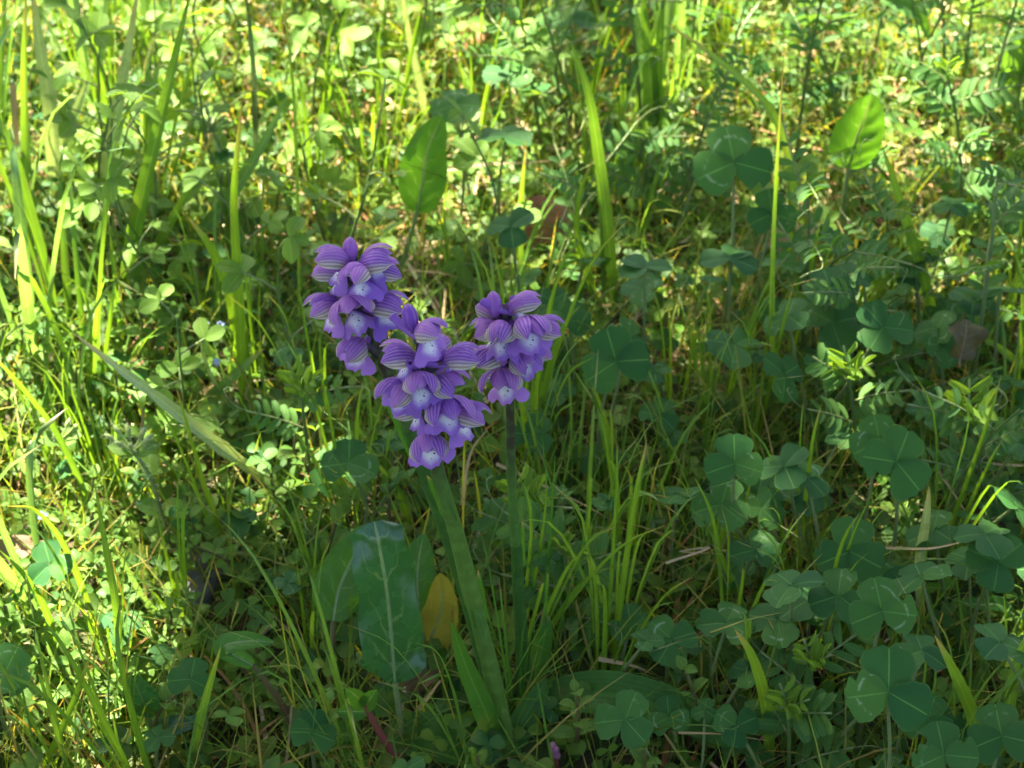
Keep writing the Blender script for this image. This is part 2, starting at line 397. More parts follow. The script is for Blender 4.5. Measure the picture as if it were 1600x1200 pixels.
def build_tree():
    T = thing('shade_tree', (-3.5, 2.0, 0), 'broadleaved tree on the sunny side, unseen, crown shaped to cast the dappled shade', 'tree')
    base = np.array([-3.5, 2.0, 0])
    # small leaves above the near meadow, wide crown around; gaps shaped for sun patches
    n1, n2 = 44000, 24000
    g1 = np.stack([rng.uniform(-.66, .62, n1), rng.uniform(-.05, 1.35, n1), np.full(n1, .05)], 1)
    g2 = np.stack([rng.uniform(-2.6, 2.2, n2), rng.uniform(-2.2, 2.2, n2), np.full(n2, .05)], 1)
    ins = (np.abs(g2[:, 0]) < .55) & (g2[:, 1] > 0) & (g2[:, 1] < 1.3); g2 = g2[~ins]
    out = []
    for g, L0 in ((g1, .032), (g2, .085)):
        px, py = proj(g)
        far = g[:, 1] > 1.15
        f = lit(px, py); f[far] = .72
        f[g[:, 1] < .2] = 0
        dap = .5 + .28 * np.sin(px / 41 + 1.3 * np.sin(py / 37)) + .28 * np.sin(py / 33 + 1.7 * np.sin(px / 52 + 1))
        f = np.clip((f - .20) / .70, 0, 1)
        keep = rng.random(len(g)) > np.clip(f * 1.5 + (dap - .55) * .85 * (f > .04), 0, 1) ** .5
        keep |= rng.random(len(g)) < .012
        for fx, fy, fr in FLECKS: keep &= (px - fx) ** 2 + (py - fy) ** 2 > fr * fr
        g = g[keep]
        t = rng.uniform(1.5, 2.5, len(g)) if L0 < .05 else rng.uniform(3.2, 4.8, len(g)); P = g + SV[None] * t[:, None]
        D = nrm(rng.normal(size=(len(g), 3)) + np.array([0, 0, -.3])); N = nrm(rng.normal(size=(len(g), 3)) * .8 + SV[None] * .8)
        L = L0 * rng.uniform(.7, 1.3, len(g))
        out.append(strips(P - D * L[:, None] * .5, D, N, L, L * .33, rng.uniform(0, .8, len(g)), 3, oval_w, .2, 2)[:3])
        if L0 > .05: nodesP = P
    v, q, u = join(*out)
    obj('crown', mesh_np('crown', v - base, q, 'tree_leaf', u), T)
    v, q, u = tube([(0, 0, -.1), (.03, 0, .9), (-.05, .05, 1.9), (.1, .1, 2.7), (.5, .2, 3.4)], lambda s: .15 - .09 * s, 14, 12)
    parts = [(v, q, u)]
    obj('trunk', mesh_np('trunk', *join(*parts)[:2], 'bark', u), T)
    # limbs thread the outer crown, away from the sun's way to the picture
    for i in range(5):
        e = np.array([.05 + .09 * i, .50 + .12 * i, .05]) + SV * (1.7 + .15 * i) - base; s0 = np.array([0, .05, 1.5 + .1 * i])
        v, q, u = tube([s0, (s0 + e) / 2 + np.array([0, .1 - .05 * i, .12]), e], lambda s: .022 * (1 - s) ** 1.5 + .002, 14, 7)
        obj('limb', mesh_np('limb', v, q, 'bark', u), T)
    for i in range(14):
        e = nodesP[rng.integers(len(nodesP))] - base
        s0 = np.array([.0, .1, 1.6 + 1.2 * i / 14]); mid = (s0 + e) / 2 + np.array([0, 0, .25]) + rng.normal(size=3) * .12
        v, q, u = tube([s0, mid, e], lambda s: .045 * (1 - s) + .006, 12, 7)
        obj('limb', mesh_np('limb', v, q, 'bark', u), T)
build_tree()

# ------------------------------------------------------------------ leaf and plant builders
def trefoil_leaflet(name, mat, L, W, nu=6, nv=8, fold=.22, cup=.25, notch=.03, bite=None, seed=0, tooth=0.):
    r = np.random.default_rng(seed)
    s = (1 - np.cos(np.linspace(0, math.pi * .93, nv + 1))) / (1 - math.cos(math.pi * .93)) ; s = s * .975
    u = np.linspace(-1, 1, nu + 1)
    w = np.array([W * (2 * math.sqrt(max(1e-4, q * (1 - q)))) ** .9 * (.66 + .5 * q) for q in s]); w[0] = W * .06
    X = u[None] * w[:, None]
    Y = L * s[:, None] - .10 * L * (u[None] ** 2) * s[:, None] ** 3 - notch * L * np.exp(-(u[None] / .3) ** 2) * s[:, None] ** 6
    X = X * (1 + .035 * np.sin(s[:, None] * 21 + seed) * (np.abs(u)[None] > .9))
    if bite:
        bs, side, depth = bite
        m = np.exp(-((s[:, None] - bs) / .09) ** 2) * (np.sign(u)[None] == side) * np.abs(u)[None]
        X = X * (1 - depth * m)
    Z = fold * np.abs(X) - cup * (Y ** 2) / L * .5 - .12 * X ** 2 / W + .05 * W * np.sin(5 * s[:, None] + seed) * u[None] ** 2
    uv = np.stack([np.broadcast_to(u * .5 + .5, X.shape), np.broadcast_to(s[:, None], X.shape)], -1).reshape(-1, 2)
    return mesh_np(name, np.stack([X, Y, Z], -1).reshape(-1, 3), grid_q(nu, nv), mat, uv)
CL = [trefoil_leaflet('clover_leaflet', 'clover', 1, .58, 8, 12, .16, .2, .07, seed=1), trefoil_leaflet('clover_leaflet', 'clover', 1, .62, 8, 12, .08, .1, .10, seed=2),
      trefoil_leaflet('clover_leaflet', 'clover', 1, .56, 8, 12, .32, .35, .06, seed=3), trefoil_leaflet('clover_leaflet', 'clover', 1, .60, 8, 16, .15, .2, .09, seed=4, bite=(.72, 1, .45)),
      trefoil_leaflet('clover_leaflet', 'clover', 1, .58, 8, 16, .18, .2, .05, seed=5, bite=(.5, -1, .4))]
ML = [trefoil_leaflet('leaflet', 'medick', 1, .36, 4, 6, .25, .3, .05, seed=11), trefoil_leaflet('leaflet', 'medick', 1, .33, 4, 6, .5, .5, .03, seed=12)]
def simple_leaf(name, mat, hw, nu=2, nv=5, fold=.25, bend=.3, wf=oval_w):
    v, q, u = ribbon([(0, 0, 0), (0, .35, bend * .12), (0, .7, bend * .05), (0, 1, -bend * .15)], lambda s: hw * wf(s), (0, 0, 1), nu, nv, fold)
    return mesh_np(name, v, q, mat, u)
VL = [simple_leaf('leaflet', 'vetch', .21, 2, 6, .3, .3, lambda s: max(.12, math.sin(math.pi * (s * .86 + .03)) ** .6)),
      simple_leaf('leaflet', 'vetch', .19, 2, 6, .7, .5, lambda s: max(.12, math.sin(math.pi * (s * .86 + .03)) ** .6))]
VT = [simple_leaf('leaflet', 'vetch_tip', .17, 2, 6, 1.3, .3, lambda s: max(.12, math.sin(math.pi * (s * .86 + .03)) ** .6))]
KL = [simple_leaf('leaf', 'chickweed', .36, 4, 6, .25, .4, lambda s: max(.03, math.sin(math.pi * s ** .8) ** .8)), simple_leaf('leaf', 'chickweed', .3, 4, 6, .45, .6)]

def hang(origin, direction, up, s): return frame(origin, direction, up, s)
def clover(px, py, z, rpx, ang=90, face=.6, label=None, group=None, variant=None, root=(0, 25), fan=108, lean=(0, 0)):
    """a clover leaf: middle at a photo pixel and a height, leaflet length in photo pixels"""
    c = at_z(px, py, z); s = rpx * mpp(c)
    b = on_ground(*proj(np.array([c[0] + lean[0], c[1] + lean[1], 0])))
    t = thing('clover_plant', b, label, 'clover', group)
    n = nrm(np.array([0, 0, 1.]) * (1 - face) + (-FWD) * face + rng.normal(size=3) * .10)
    m = (b + c) / 2 + np.array([rng.normal() * .004, rng.normal() * .004, 0])
    v, q, u = tube([b - b, m - b, c - b - n * .001], lambda q: .0009 - .0003 * q, 8, 6)
    obj('stalk', mesh_np('stalk', v, q, 'stem_pale', u), t)
    for i, da in enumerate((0, fan, -fan)):
        a = R(ang + da + rng.normal() * 5); d = RIGHT * math.cos(a) + UPV * math.sin(a); d = nrm(d - n * (d @ n))
        d = nrm(d + n * rng.normal() * .10)
        k = rng.integers(len(CL)) if variant is None else variant[i]
        obj('leaflet', CL[k], t, frame(c - b + n * .0004 * i, d, n, s * rng.uniform(.93, 1.07)))
    return t

# --- templates for plants that come up many times
def trefoil_part(parent, P, d, n, plen, s, meshes, petmat, name='leaf'):
    """leaf part with three leaflet sub-parts; the part's own mesh is its stalk"""
    e = P + nrm(d) * plen
    v, q, u = tube([P - P, (e - P) * .5 + n * plen * .06, e - P], .00045, 4, 5)
    lf = obj(name, mesh_np(name, v, q, petmat, u), parent, Matrix.Translation([float(c) for c in P]))
    dd = nrm(d - n * (d @ n)); x = np.cross(dd, n)
    for a in (0, 78, -78):
        a = R(a + rng.normal() * 9); L = dd * math.cos(a) + x * math.sin(a)
        obj('leaflet', meshes[rng.integers(len(meshes))], lf, frame(e - P, L + n * rng.normal() * .12, n + rng.normal(size=3) * .15, s * rng.uniform(.85, 1.12)))
def medick(h, nleaf, s):
    t = thing('medick_plant', (0, 0, 0), 'x', 'medick')
    pts = [np.zeros(3)]
    for i in range(3): pts.append(pts[-1] + np.array([rng.normal() * .25, rng.normal() * .25, 1]) * h / 3)
    v, q, u = tube(pts, lambda q: .0008 - .0004 * q, 8, 6); obj('stem', mesh_np('stem', v, q, 'stem', u), t)
    C = crom(pts, 30); a0 = rng.uniform(0, 6)
    for i in range(nleaf):
        P = C[int(29 * (.25 + .75 * i / max(1, nleaf - 1)))]; a = a0 + i * 2.4
        up = .5 if i < nleaf - 1 else 1.2
        d = nrm([math.cos(a), math.sin(a), up]); n = nrm(np.array([0, -.35, 1]) + rng.normal(size=3) * .28 - d * .25)
        trefoil_part(t, P, d, n, rng.uniform(.010, .02), s * rng.uniform(.8, 1.15), ML, 'stem_pale')
    return t
def low_clover(h, s):
    t = thing('low_clover_plant', (0, 0, 0), 'x', 'clover')
    e = np.array([rng.normal() * .2 * h, rng.normal() * .2 * h, h])
    v, q, u = tube([np.zeros(3), e * .5 + np.array([.002, 0, 0]), e], .0006, 6, 6); obj('stalk', mesh_np('stalk', v, q, 'stem_pale', u), t)
    n = nrm(np.array([0, -.3, 1]) + rng.normal(size=3) * .25); a0 = rng.uniform(0, 6)
    for i in range(3):
        a = a0 + i * 2.094; d = np.array([math.cos(a), math.sin(a), 0]); d = nrm(d - n * (d @ n))
        obj('leaflet', CL[rng.integers(3)], t, frame(e, d + n * rng.normal() * .1, n, s * rng.uniform(.9, 1.1)))
    return t
LEAFL = [1.0]
def vetch_leaf(parent, P, d, n, L, ls, meshes, pairs=5, tendril=True):
    d = nrm(d); x = nrm(np.cross(d, n)); n = np.cross(x, d)
    pts = [np.zeros(3), d * L * .5 + n * L * .06, d * L]
    rp = tube(pts, .00045, 6, 5)
    if tendril and L > .02:
        tp = [d * L, d * L * 1.25 + x * L * .05, d * L * 1.45 + x * L * .2 + n * L * .05, d * L * 1.4 + x * L * .32]
        rp = join(rp, tube(tp, .0002, 8, 4))
    lf = obj('leaf', mesh_np('leaf', *rp[:2], 'stem_pale', rp[2]), parent, Matrix.Translation([float(c) for c in P]))
    C = crom(pts, 30)
    for i in range(pairs):
        for sd in (-1, 1):
            b = C[min(29, int(29 * (.15 + .8 * (i + (.18 if sd > 0 else 0)) / pairs)))]
            dr = nrm(x * sd * (1.0 if pairs > 3 else .8) + d * .55 + n * rng.normal() * .18)
            obj('leaflet', meshes[rng.integers(len(meshes))], lf, frame(b, dr, n + x * sd * .1 + rng.normal(size=3) * .12, ls * rng.uniform(.85, 1.1) * (1 - .25 * i / pairs)))
def vetch(h, nleaf, ls, lean, tip=True, tipscale=1.0, name='vetch_plant'):
    t = thing(name, (0, 0, 0), 'x', 'vetch')
    lean = np.asarray(lean, float)
    pts = [np.zeros(3), np.array([lean[0] * .25, lean[1] * .25, h * .4]), np.array([lean[0] * .6, lean[1] * .6, h * .75]), np.array([lean[0], lean[1], h])]
    v, q, u = tube(pts, lambda q: .0011 - .0006 * q, 12, 6); obj('stem', mesh_np('stem', v, q, 'stem', u), t)
    C = crom(pts, 40)
    for i in range(nleaf):
        P = C[int(39 * (.3 + .65 * i / max(1, nleaf - 1)))]; a = i * 3.0 + rng.normal() * .5 + lean[0] * 10
        d = nrm([math.cos(a), math.sin(a) * .8, .35 + .3 * rng.random()]); n = nrm(np.array([0, -.45, 1]) + rng.normal(size=3) * .15)
        vetch_leaf(t, P, d, n, rng.uniform(.022, .04) * LEAFL[0], ls, VL, rng.integers(4, 6))
    if tip:
        for i in range(3):
            a = i * 2.1 + lean[0] * 30; d = nrm([math.cos(a) * .8, math.sin(a) * .6 - .2, 1.0]); n = nrm(np.array([-d[0], -d[1] - .3, .8]))
            vetch_leaf(t, C[-1], d, n, .011 * tipscale, ls * .75 * tipscale, VT, 3, False)
    return t
def chickweed(h, s):
    t = thing('chickweed_plant', (0, 0, 0), 'x', 'chickweed')
    pts = [np.zeros(3)]
    for i in range(3): pts.append(pts[-1] + np.array([rng.normal() * .45, rng.normal() * .45, .9]) * h / 3)
    v, q, u = tube(pts, .0006, 8, 5); obj('stem', mesh_np('stem', v, q, 'stem_red', u), t)
    C = crom(pts, 30); a = rng.uniform(0, 6)
    for i in range(5):
        P = C[int(29 * (.25 + .75 * i / 4))]; a += 1.57
        for sd in (0, math.pi):
            d = np.array([math.cos(a + sd), math.sin(a + sd), .15 + .15 * i]); n = nrm(np.array([0, -.25, 1]) + rng.normal(size=3) * .2)
            obj('leaf', KL[rng.integers(2)], t, frame(P, d, n, s * rng.uniform(.75, 1.15) * (1 - .1 * i)))
    return t
def tuft(nb, hmin, hmax, w, mat, spread=.5):
    t = thing('grass_tuft', (0, 0, 0), 'x', 'grass')
    for i in range(nb):
        a = rng.uniform(0, 6.283); h = rng.uniform(hmin, hmax); ln = h * rng.uniform(.1, spread); dx, dy = math.cos(a), math.sin(a)
        b = np.array([dx * .004, dy * .004, -.002]); bend = rng.uniform(.2, 1.1)
        pts = [b, b + np.array([dx * ln * .25, dy * ln * .25, h * .45]), b + np.array([dx * ln * .65, dy * ln * .65, h * .85]),
               b + np.array([dx * ln * (1 + bend * .5), dy * ln * (1 + bend * .5), h * (1.05 - .25 * bend * spread)])]
        ww = w * rng.uniform(.7, 1.25)
        v, q, u = ribbon(pts, lambda s: ww * blade_w(s), nrm([dx, dy, .6]) * -1, 2, 9, .45, twist=rng.normal() * .7)
        obj('blade', mesh_np('blade', v, q, mat, u), t)
    return t

# ------------------------------------------------------------------ orchids
MM = .001
def rib_mm(pts, w, n, mat, name, **kw):
    v, q, u = ribbon([np.array(p, float) * MM for p in pts], lambda s: w * MM * kw.get('wf', oval_w)(s), n, kw.get('nu', 6), kw.get('nv', 10), kw.get('fold', 0.), kw.get('wave', 0.), 8., kw.get('cross', .5))
    return mesh_np(name, v, q, mat, u)
sep_w = lambda s: max(.06, (.30 + .70 * math.sin(math.pi * min(1, s * .62 + .16)) ** 1.2) * max(0., 1 - s ** 5) ** .6)
FM = {
 'dorsal': rib_mm([(0, -1, .5), (0, .2, 4.2), (0, 4, 7), (0, 8.4, 6.6), (0, 10.6, 4.8)], 3.5, (0, -.4, 1), 'hood_top', 'sepal', cross=.55, wf=sep_w),
 'latr': rib_mm([(1, -.8, .4), (3.4, .8, 3.6), (5.6, 4.6, 5.2), (6.2, 8.4, 4.6), (5.4, 11, 2.8)], 3.9, (.75, -.1, .75), 'hood_lateral', 'sepal', cross=.42, wf=sep_w),
 'latl': rib_mm([(-1, -.8, .4), (-3.4, .8, 3.6), (-5.6, 4.6, 5.2), (-6.2, 8.4, 4.6), (-5.4, 11, 2.8)], 3.9, (-.75, -.1, .75), 'hood_lateral', 'sepal', cross=.42, wf=sep_w),
 'petr': rib_mm([(.6, 0, .5), (2, 1.5, 3.8), (2.4, 5, 5.6), (1.8, 8.4, 4.6)], 2.2, (.4, -.2, 1), 'hood_top', 'petal', cross=.4, nu=4, wf=sep_w),
 'petl': rib_mm([(-.6, 0, .5), (-2, 1.5, 3.8), (-2.4, 5, 5.6), (-1.8, 8.4, 4.6)], 2.2, (-.4, -.2, 1), 'hood_top', 'petal', cross=.4, nu=4, wf=sep_w),
}
# flip the uv of the left sepal so its pale margin lies outside
_l = FM['latl'].uv_layers[0].data
for d_ in _l: d_.uv = (1 - d_.uv[0], d_.uv[1])
def lip_mesh(fb=1.0, seed=0.):
    nu, nv = 18, 12; u = np.linspace(-1, 1, nu + 1); s = np.linspace(0, 1, nv + 1)
    U, S = np.meshgrid(u, s)
    w = 1.6 + 6.6 * np.sin(np.minimum(S * 1.25, 1) * math.pi / 2) ** 1.1
    L = 9.0 * (1 - .10 * np.abs(U) - .16 * np.exp(-((np.abs(U) - .42) / .13) ** 2)) + .35 * np.sin(U * 19)
    down = S * L
    X = U * w * (1 - .10 * S ** 3) * (1.12 - .14 * fb)
    Y = 1.5 + down * .62 - 3.0 * fb * U ** 2 * (w / 8) + .5 * np.sin(U * 7 + seed) * S
    Z = -1.0 - down * .55 - 1.6 * S ** 2 * (1 - U ** 2) * .7 - 2.4 * fb ** 1.4 * np.abs(U) ** 2.2 * (w / 8) + .35 * np.sin(U * 13 + 1 + seed) * S ** 2
    uv = np.stack([U * .5 + .5, S], -1).reshape(-1, 2)
    return mesh_np('lip', np.stack([X, Y, Z], -1).reshape(-1, 3) * MM, grid_q(nu, nv), 'lip', uv)
LIPS = [lip_mesh(.7), lip_mesh(1.3, 1.), lip_mesh(1.9, 2.), lip_mesh(1.0, 3.)]
v, q, u = tube([np.array(p) * MM for p in ((0, 1.4, -1), (0, -2.5, -.6), (0, -6.5, 1.2), (0, -10, 3.8), (0, -11, 4.7))], lambda s: (1.15 + .5 * s) * MM * (1 if s < .95 else .45), 12, 9)
FM['spur'] = mesh_np('spur', v, q, 'spur', u)
v, q, u = tube([np.array(p) * MM for p in ((0, .2, 0), (0, 1.6, 2.2), (0, 2.6, 3.4), (0, 3, 3.6))], lambda s: .75 * MM * (1 if s < .9 else .4), 6, 7)
FM['column'] = mesh_np('column', v, q, 'column', u)
def flower(root, base, axisP, pos, face, up, s, closed=0.0):
    """one flower: the part is its ovary stalk, petals and the rest are sub-parts"""
    s = s * .87; face = nrm(face); M = frame(np.zeros(3), face, up, s)
    bk = np.array(M.to_3x3() @ Vector((0, -1.2 * MM, 0)))
    A = axisP - pos
    tw = A * .5 - nrm(face) * .001
    v, q, u = tube([A, tw, bk * .4], lambda q: (.0009 + .0007 * math.sin(math.pi * q)), 8, 7)
    f = obj('flower', mesh_np('flower', v, q, 'ovary', u), root, Matrix.Translation([float(c) for c in (pos - base)]))
    def jit(a): return M @ Matrix.Rotation(rng.normal() * a, 4, 'X') @ Matrix.Rotation(rng.normal() * a, 4, 'Z')
    obj('sepal', FM['dorsal'], f, jit(.08))
    sp = rng.uniform(-.30, .08) - closed
    obj('sepal', FM['latr'], f, M @ Matrix.Rotation(-sp, 4, 'Z') @ Matrix.Rotation(sp * .6, 4, 'Y'))
    obj('sepal', FM['latl'], f, M @ Matrix.Rotation(sp, 4, 'Z') @ Matrix.Rotation(-sp * .6, 4, 'Y'))
    obj('petal', FM['petr'], f, jit(.06)); obj('petal', FM['petl'], f, jit(.06))
    obj('lip', LIPS[rng.integers(4)], f, M @ Matrix.Rotation(rng.normal() * .12, 4, 'X')); obj('spur', FM['spur'], f, jit(.1)); obj('column', FM['column'], f, M)
def img_dir(ax, ay, c): return RIGHT * ax + UPV * ay - FWD * c
def orchid(stem_px, lean, flowers, buds, label, rad, topdark):
    b = on_ground(*stem_px[0]); t = thing('wild_orchid', b, label, 'orchid', None)
    n = len(stem_px)
    P = [b] + [at_y(*p, b[1] + lean * (i + 1) / (n - 1)) for i, p in enumerate(stem_px[1:])]
    P = np.array(P)
    v, q, u = tube(P - b, lambda s: rad * (1 - .5 * s) * min(1, (1 - s) * 14 + .2), 48, 12)
    # dark upper part of the stem begins where the flowers do
    u[:, 1] = np.clip((u[:, 1] - topdark) / .12, 0, 1)
    obj('stem', mesh_np('stem', v, q, 'orchid_stem', u), t)
    C = crom(P, 200); cy = [proj(c)[1] for c in C]
    for (px, py, ax, ay, c, s) in flowers:
        i = int(np.argmin(np.abs(np.array(cy) - (py + 22)))); A = C[i]
        ax0 = proj(A)[0]; px = ax0 + (px - ax0) * 1.14; pos = at_y(px, py, A[1]); d = ray(px, py); pos = pos - nrm(d) * (c * .010)
        pos = pos - nrm(img_dir(ax, ay, c)) * .0036 * s - np.array([0, 0, .0006 * s])
        f = img_dir(ax, ay, c); f[2] = f[2] * .25 + ay * .25 - .05; up = nrm(np.array([0, 0, 1.]) + .4 * nrm(C[-1] - C[100]) + RIGHT * rng.normal() * .22); s = s * rng.uniform(.9, 1.08)
        flower(t, b, A, pos, f, up, s)
        # bract beside the ovary
        v, q, u = ribbon([A - b, (A + pos) / 2 - b + np.array([0, 0, .002]), pos - b - nrm(f) * .003 + np.array([0, .001, .002])], lambda s: .0014 * oval_w(.15 + .85 * s), -FWD, 2, 6, .3)
        obj('bract', mesh_np('bract', v, q, 'ovary', u), t)
    for (px, py, ax, ay) in buds:
        i = int(np.argmin(np.abs(np.array(cy) - (py + 25)))); A = C[i]; p = at_y(px, py, A[1]) - b; d = nrm(img_dir(ax, ay, .1))
        v, q, u = tube([p - d * .004, p - d * .0015, p + d * .002, p + d * .0042], lambda s: .0024 * max(.12, math.sin(math.pi * (.06 + .9 * s)) ** .8), 10, 9)
        st = tube([A - b, (A - b + p) / 2 + np.array([0, 0, .001]), p - d * .0045], .001, 6, 6)
        bd = obj('bud', mesh_np('bud', v, q, 'hood_top', u), t); obj('bud_stalk', mesh_np('bud_stalk', *st[:2], 'ovary', st[2]), bd)
    return t, b, C
# (px, py, facing right, facing up, facing camera, size)
oa, ba, CA = orchid([(786, 1140), (752, 1005), (716, 880), (664, 735), (620, 622), (590, 545), (562, 460), (551, 408)], .02,
    [(530, 408, -.9, .15, .25, 1.0), (578, 410, .75, .35, .25, .98), (560, 428, -.25, -.1, .9, 1.0), (528, 435, -.8, -.2, -.3, .9), (520, 482, -.9, -.25, .35, 1.05), (553, 478, .2, -.15, 1., 1.15),
     (597, 480, .9, .0, .35, 1.05), (560, 545, -.55, -.45, .65, 1.12), (590, 430, .8, -.2, -.3, .9)], [(547, 392, .0, 1)],
    'tallest purple orchid, leaning over beside its shorter striped neighbour', .0029, .48)
ob, bb, CB = orchid([(792, 1172), (770, 1060), (740, 940), (712, 830), (685, 740), (668, 650), (660, 570), (658, 510)], -.008,
    [(664, 516, .35, .2, .5, .95), (632, 558, -.85, .1, .2, .95), (672, 558, .3, .1, -.5, .95), (708, 562, .9, .1, .2, 1.0), (658, 595, .12, -.15, 1., 1.1), (626, 610, -.45, -.4, .6, 1.1),
     (694, 598, .75, -.2, .5, 1.0), (697, 638, .25, -.45, .8, 1.12), (722, 652, .9, -.2, .3, 1.0), (672, 696, .15, -.6, .7, 1.12), (645, 640, -.7, -.1, .1, .9)], [(641, 497, -.2, .9)],
    'purple orchid with thick pale green stem and lowest flower hanging down', .0032, .52)
oc, bc, CC = orchid([(818, 1085), (815, 1000), (808, 880), (800, 760), (797, 660), (796, 590), (793, 520), (790, 480)], .0,
    [(812, 478, .85, .25, .15, .95), (768, 518, -.9, -.05, .3, 1.0), (786, 518, -.2, -.1, 1., 1.05), (822, 508, .3, -.1, .9, 1.05), (842, 515, .9, -.1, .2, .98), (772, 560, -.7, -.2, .4, .98),
     (815, 562, .45, -.45, .6, 1.05), (787, 592, -.15, -.4, .85, 1.1), (832, 548, .8, -.2, -.1, .9), (775, 495, -.6, .2, -.4, .9)], [(772, 476, -.1, 1)],
    'small compact purple orchid standing apart on a slender stem', .0021, .42)
def px_path(pts, base_z=0.0, lean=0.0, Y=None):
    b = on_ground(*pts[0]) if Y is None else at_y(*pts[0], Y)
    n = len(pts); P = [b]
    for i, p in enumerate(pts[1:]): P.append(at_y(*p, b[1] + lean * (i + 1) / (n - 1)))
    return np.array(P), b
def leaf_part(root, rb, pts, wpx, mat, name='leaf', lean=0., n0=None, wf=blade_w, nu=4, nv=16, fold=.3, wave=.05, Y=None, label=None):
    P, b = px_path(pts, 0, lean, Y); w = wpx * mpp(P[len(P) // 2])
    v, q, u = ribbon(P - rb, lambda s: w * wf(s), -FWD if n0 is None else n0, nu, nv, fold, wave, 11)
    o = obj(name, mesh_np(name, v, q, mat, u), root)
    if label: o['label'] = label
    return o
def sleeve(root, rb, C, rad, a, b, tip, side, mat):
    """leaf sheath wrapped round the stem, ending in a short free tip"""
    k0, k1 = int(a * 199), int(b * 199); D = C[k0:k1:max(1, (k1 - k0) // 24)] - rb
    v, q, u = tube(D, lambda s: rad * (1.0 - .30 * s) * (1 if s > .04 else .8), 24, 14)
    sh = obj('sheath_leaf', mesh_np('sheath_leaf', v, q, mat, u), root)
    e = D[-1]; t = nrm(D[-1] - D[-3])
    v, q, u = ribbon([e - t * .012, e + side * rad * .25 - t * .002, e + t * tip * .5 + side * rad * .7, e + t * tip + side * rad * 1.1], lambda s: rad * .95 * max(.05, 1 - s ** 1.8), nrm(side * .6 - FWD), 6, 12, .35)
    obj('sheath_tip', mesh_np('sheath_tip', v, q, 'orchid_leaf', u), sh)
sleeve(oa, ba, CA, .0036, .05, .53, .018, -RIGHT, 'orchid_stem_green')
sleeve(ob, bb, CB, .0037, .0, .30, .014, RIGHT, 'orchid_stem_pale')
sleeve(ob, bb, CB, .0032, .28, .54, .007, -RIGHT, 'orchid_stem_pale')
sleeve(oc, bc, CC, .0028, .0, .33, .012, RIGHT, 'orchid_stem_green')
leaf_part(ob, bb, [(785, 1178), (762, 1120), (728, 1040), (704, 970)], 21, 'orchid_leaf', 'basal_leaf', -.012)
leaf_part(ob, bb, [(795, 1178), (815, 1130), (842, 1085), (855, 1060)], 22, 'orchid_leaf', 'basal_leaf', .02)
leaf_part(oc, bc, [(822, 1092), (840, 1040), (852, 985), (850, 950)], 18, 'orchid_leaf', 'basal_leaf', .01)
# wide basal leaf lying over the ground to the right
P = np.array([at_z(815, 1115, .004), at_z(900, 1085, .022), at_z(1000, 1095, .028), at_z(1110, 1135, .022), at_z(1210, 1190, .008)])
v, q, u = ribbon(P - bb, lambda s: .0085 * max(.1, math.sin(math.pi * (.12 + .86 * s)) ** .7), (0, -.35, 1), 6, 20, .25, .06)
obj('basal_leaf', mesh_np('basal_leaf', v, q, 'orchid_leaf', u), ob)
P = np.array([at_z(780, 1185, .002), at_z(700, 1160, .012), at_z(640, 1150, .012), at_z(585, 1165, .006)])
v, q, u = ribbon(P - bb, lambda s: .009 * max(.1, math.sin(math.pi * (.12 + .86 * s)) ** .7), (0, -.35, 1), 4, 14, .25, .06)
obj('basal_leaf', mesh_np('basal_leaf', v, q, 'orchid_leaf', u), ob)

# ------------------------------------------------------------------ dock and other broad leaves
def dock(stalk, rib, wpx, mat, label, lean=.0, wave=.08, fold=.18, wf=None, stem='stem_pale', n0=None, cat='dock', name='dock_leaf', srad=.0013):
    pts = stalk + rib[1:] if stalk else rib
    P, b = px_path(pts, 0, lean)
    k0 = len(stalk) - 1 if stalk else 0
    t = thing(name, b, label, cat)
    if stalk:
        v, q, u = tube(P[:k0 + 1] - b, lambda s: srad * (1.15 - .4 * s), 10, 8); obj('stalk', mesh_np('stalk', v, q, stem, u), t)
    R_ = P[k0:]; w = wpx * mpp(R_[len(R_) // 2])
    wf = wf or (lambda s: max(.04, (math.sin(math.pi * min(1, s ** .8 * .97 + .03)) ** .55)))
    v, q, u = ribbon(R_ - b, lambda s: w * wf(s), -FWD if n0 is None else n0, 12, 34, fold, wave, 16, .08, puck=.09)
    obj('blade', mesh_np('blade', v, q, mat, u), t)
    C = crom(R_ - b, 14); nn = -FWD if n0 is None else nrm(n0)
    v, q, u = ribbon(C + nn * .00025, lambda s: .00055 * (1.1 - s), nn, 2, 13, -.4); obj('midrib', mesh_np('midrib', v, q, 'midrib', u), t)
    return t
rect_wf = lambda s: max(.05, min(1, s * 9 + .1) ** .6 * min(1, (1 - s) * 7 + .12) ** .6 * (1 - .25 * s) * (1 + .05 * math.sin(s * 23)))
dock([(632, 1185), (626, 1130), (617, 1065)], [(617, 1065), (612, 1000), (604, 920), (592, 850), (585, 815)], 53, 'dock', 'large dark glossy dock leaf with pale midrib standing before the orchids', .026, .20, .10, rect_wf)
dock([(520, 1130), (517, 1050), (521, 970)], [(521, 970), (530, 920), (552, 870), (578, 820)], 40, 'dock_young', 'paler light green dock leaf half hidden behind the dark glossy one', .040, .16, .15, stem='stem_red')
dock([(668, 1080), (664, 1030), (655, 960)], [(655, 960), (652, 910), (655, 870), (662, 835)], 28, 'dock_young', 'small rounded green dock leaf peeping out beside the dark glossy one', .034, .14)
dock(None, [(652, 1050), (672, 1000), (690, 950), (688, 895)], 32, 'dock_yellow', 'yellowed withering dock leaf at the foot of the orchids', .0, .10)
dock([(612, 470), (632, 400), (652, 330)], [(652, 330), (660, 285), (668, 235), (690, 180)], 38, 'dock_young', 'upright oval dock leaf glowing in sun behind the tallest orchid', .004, .06, .2)
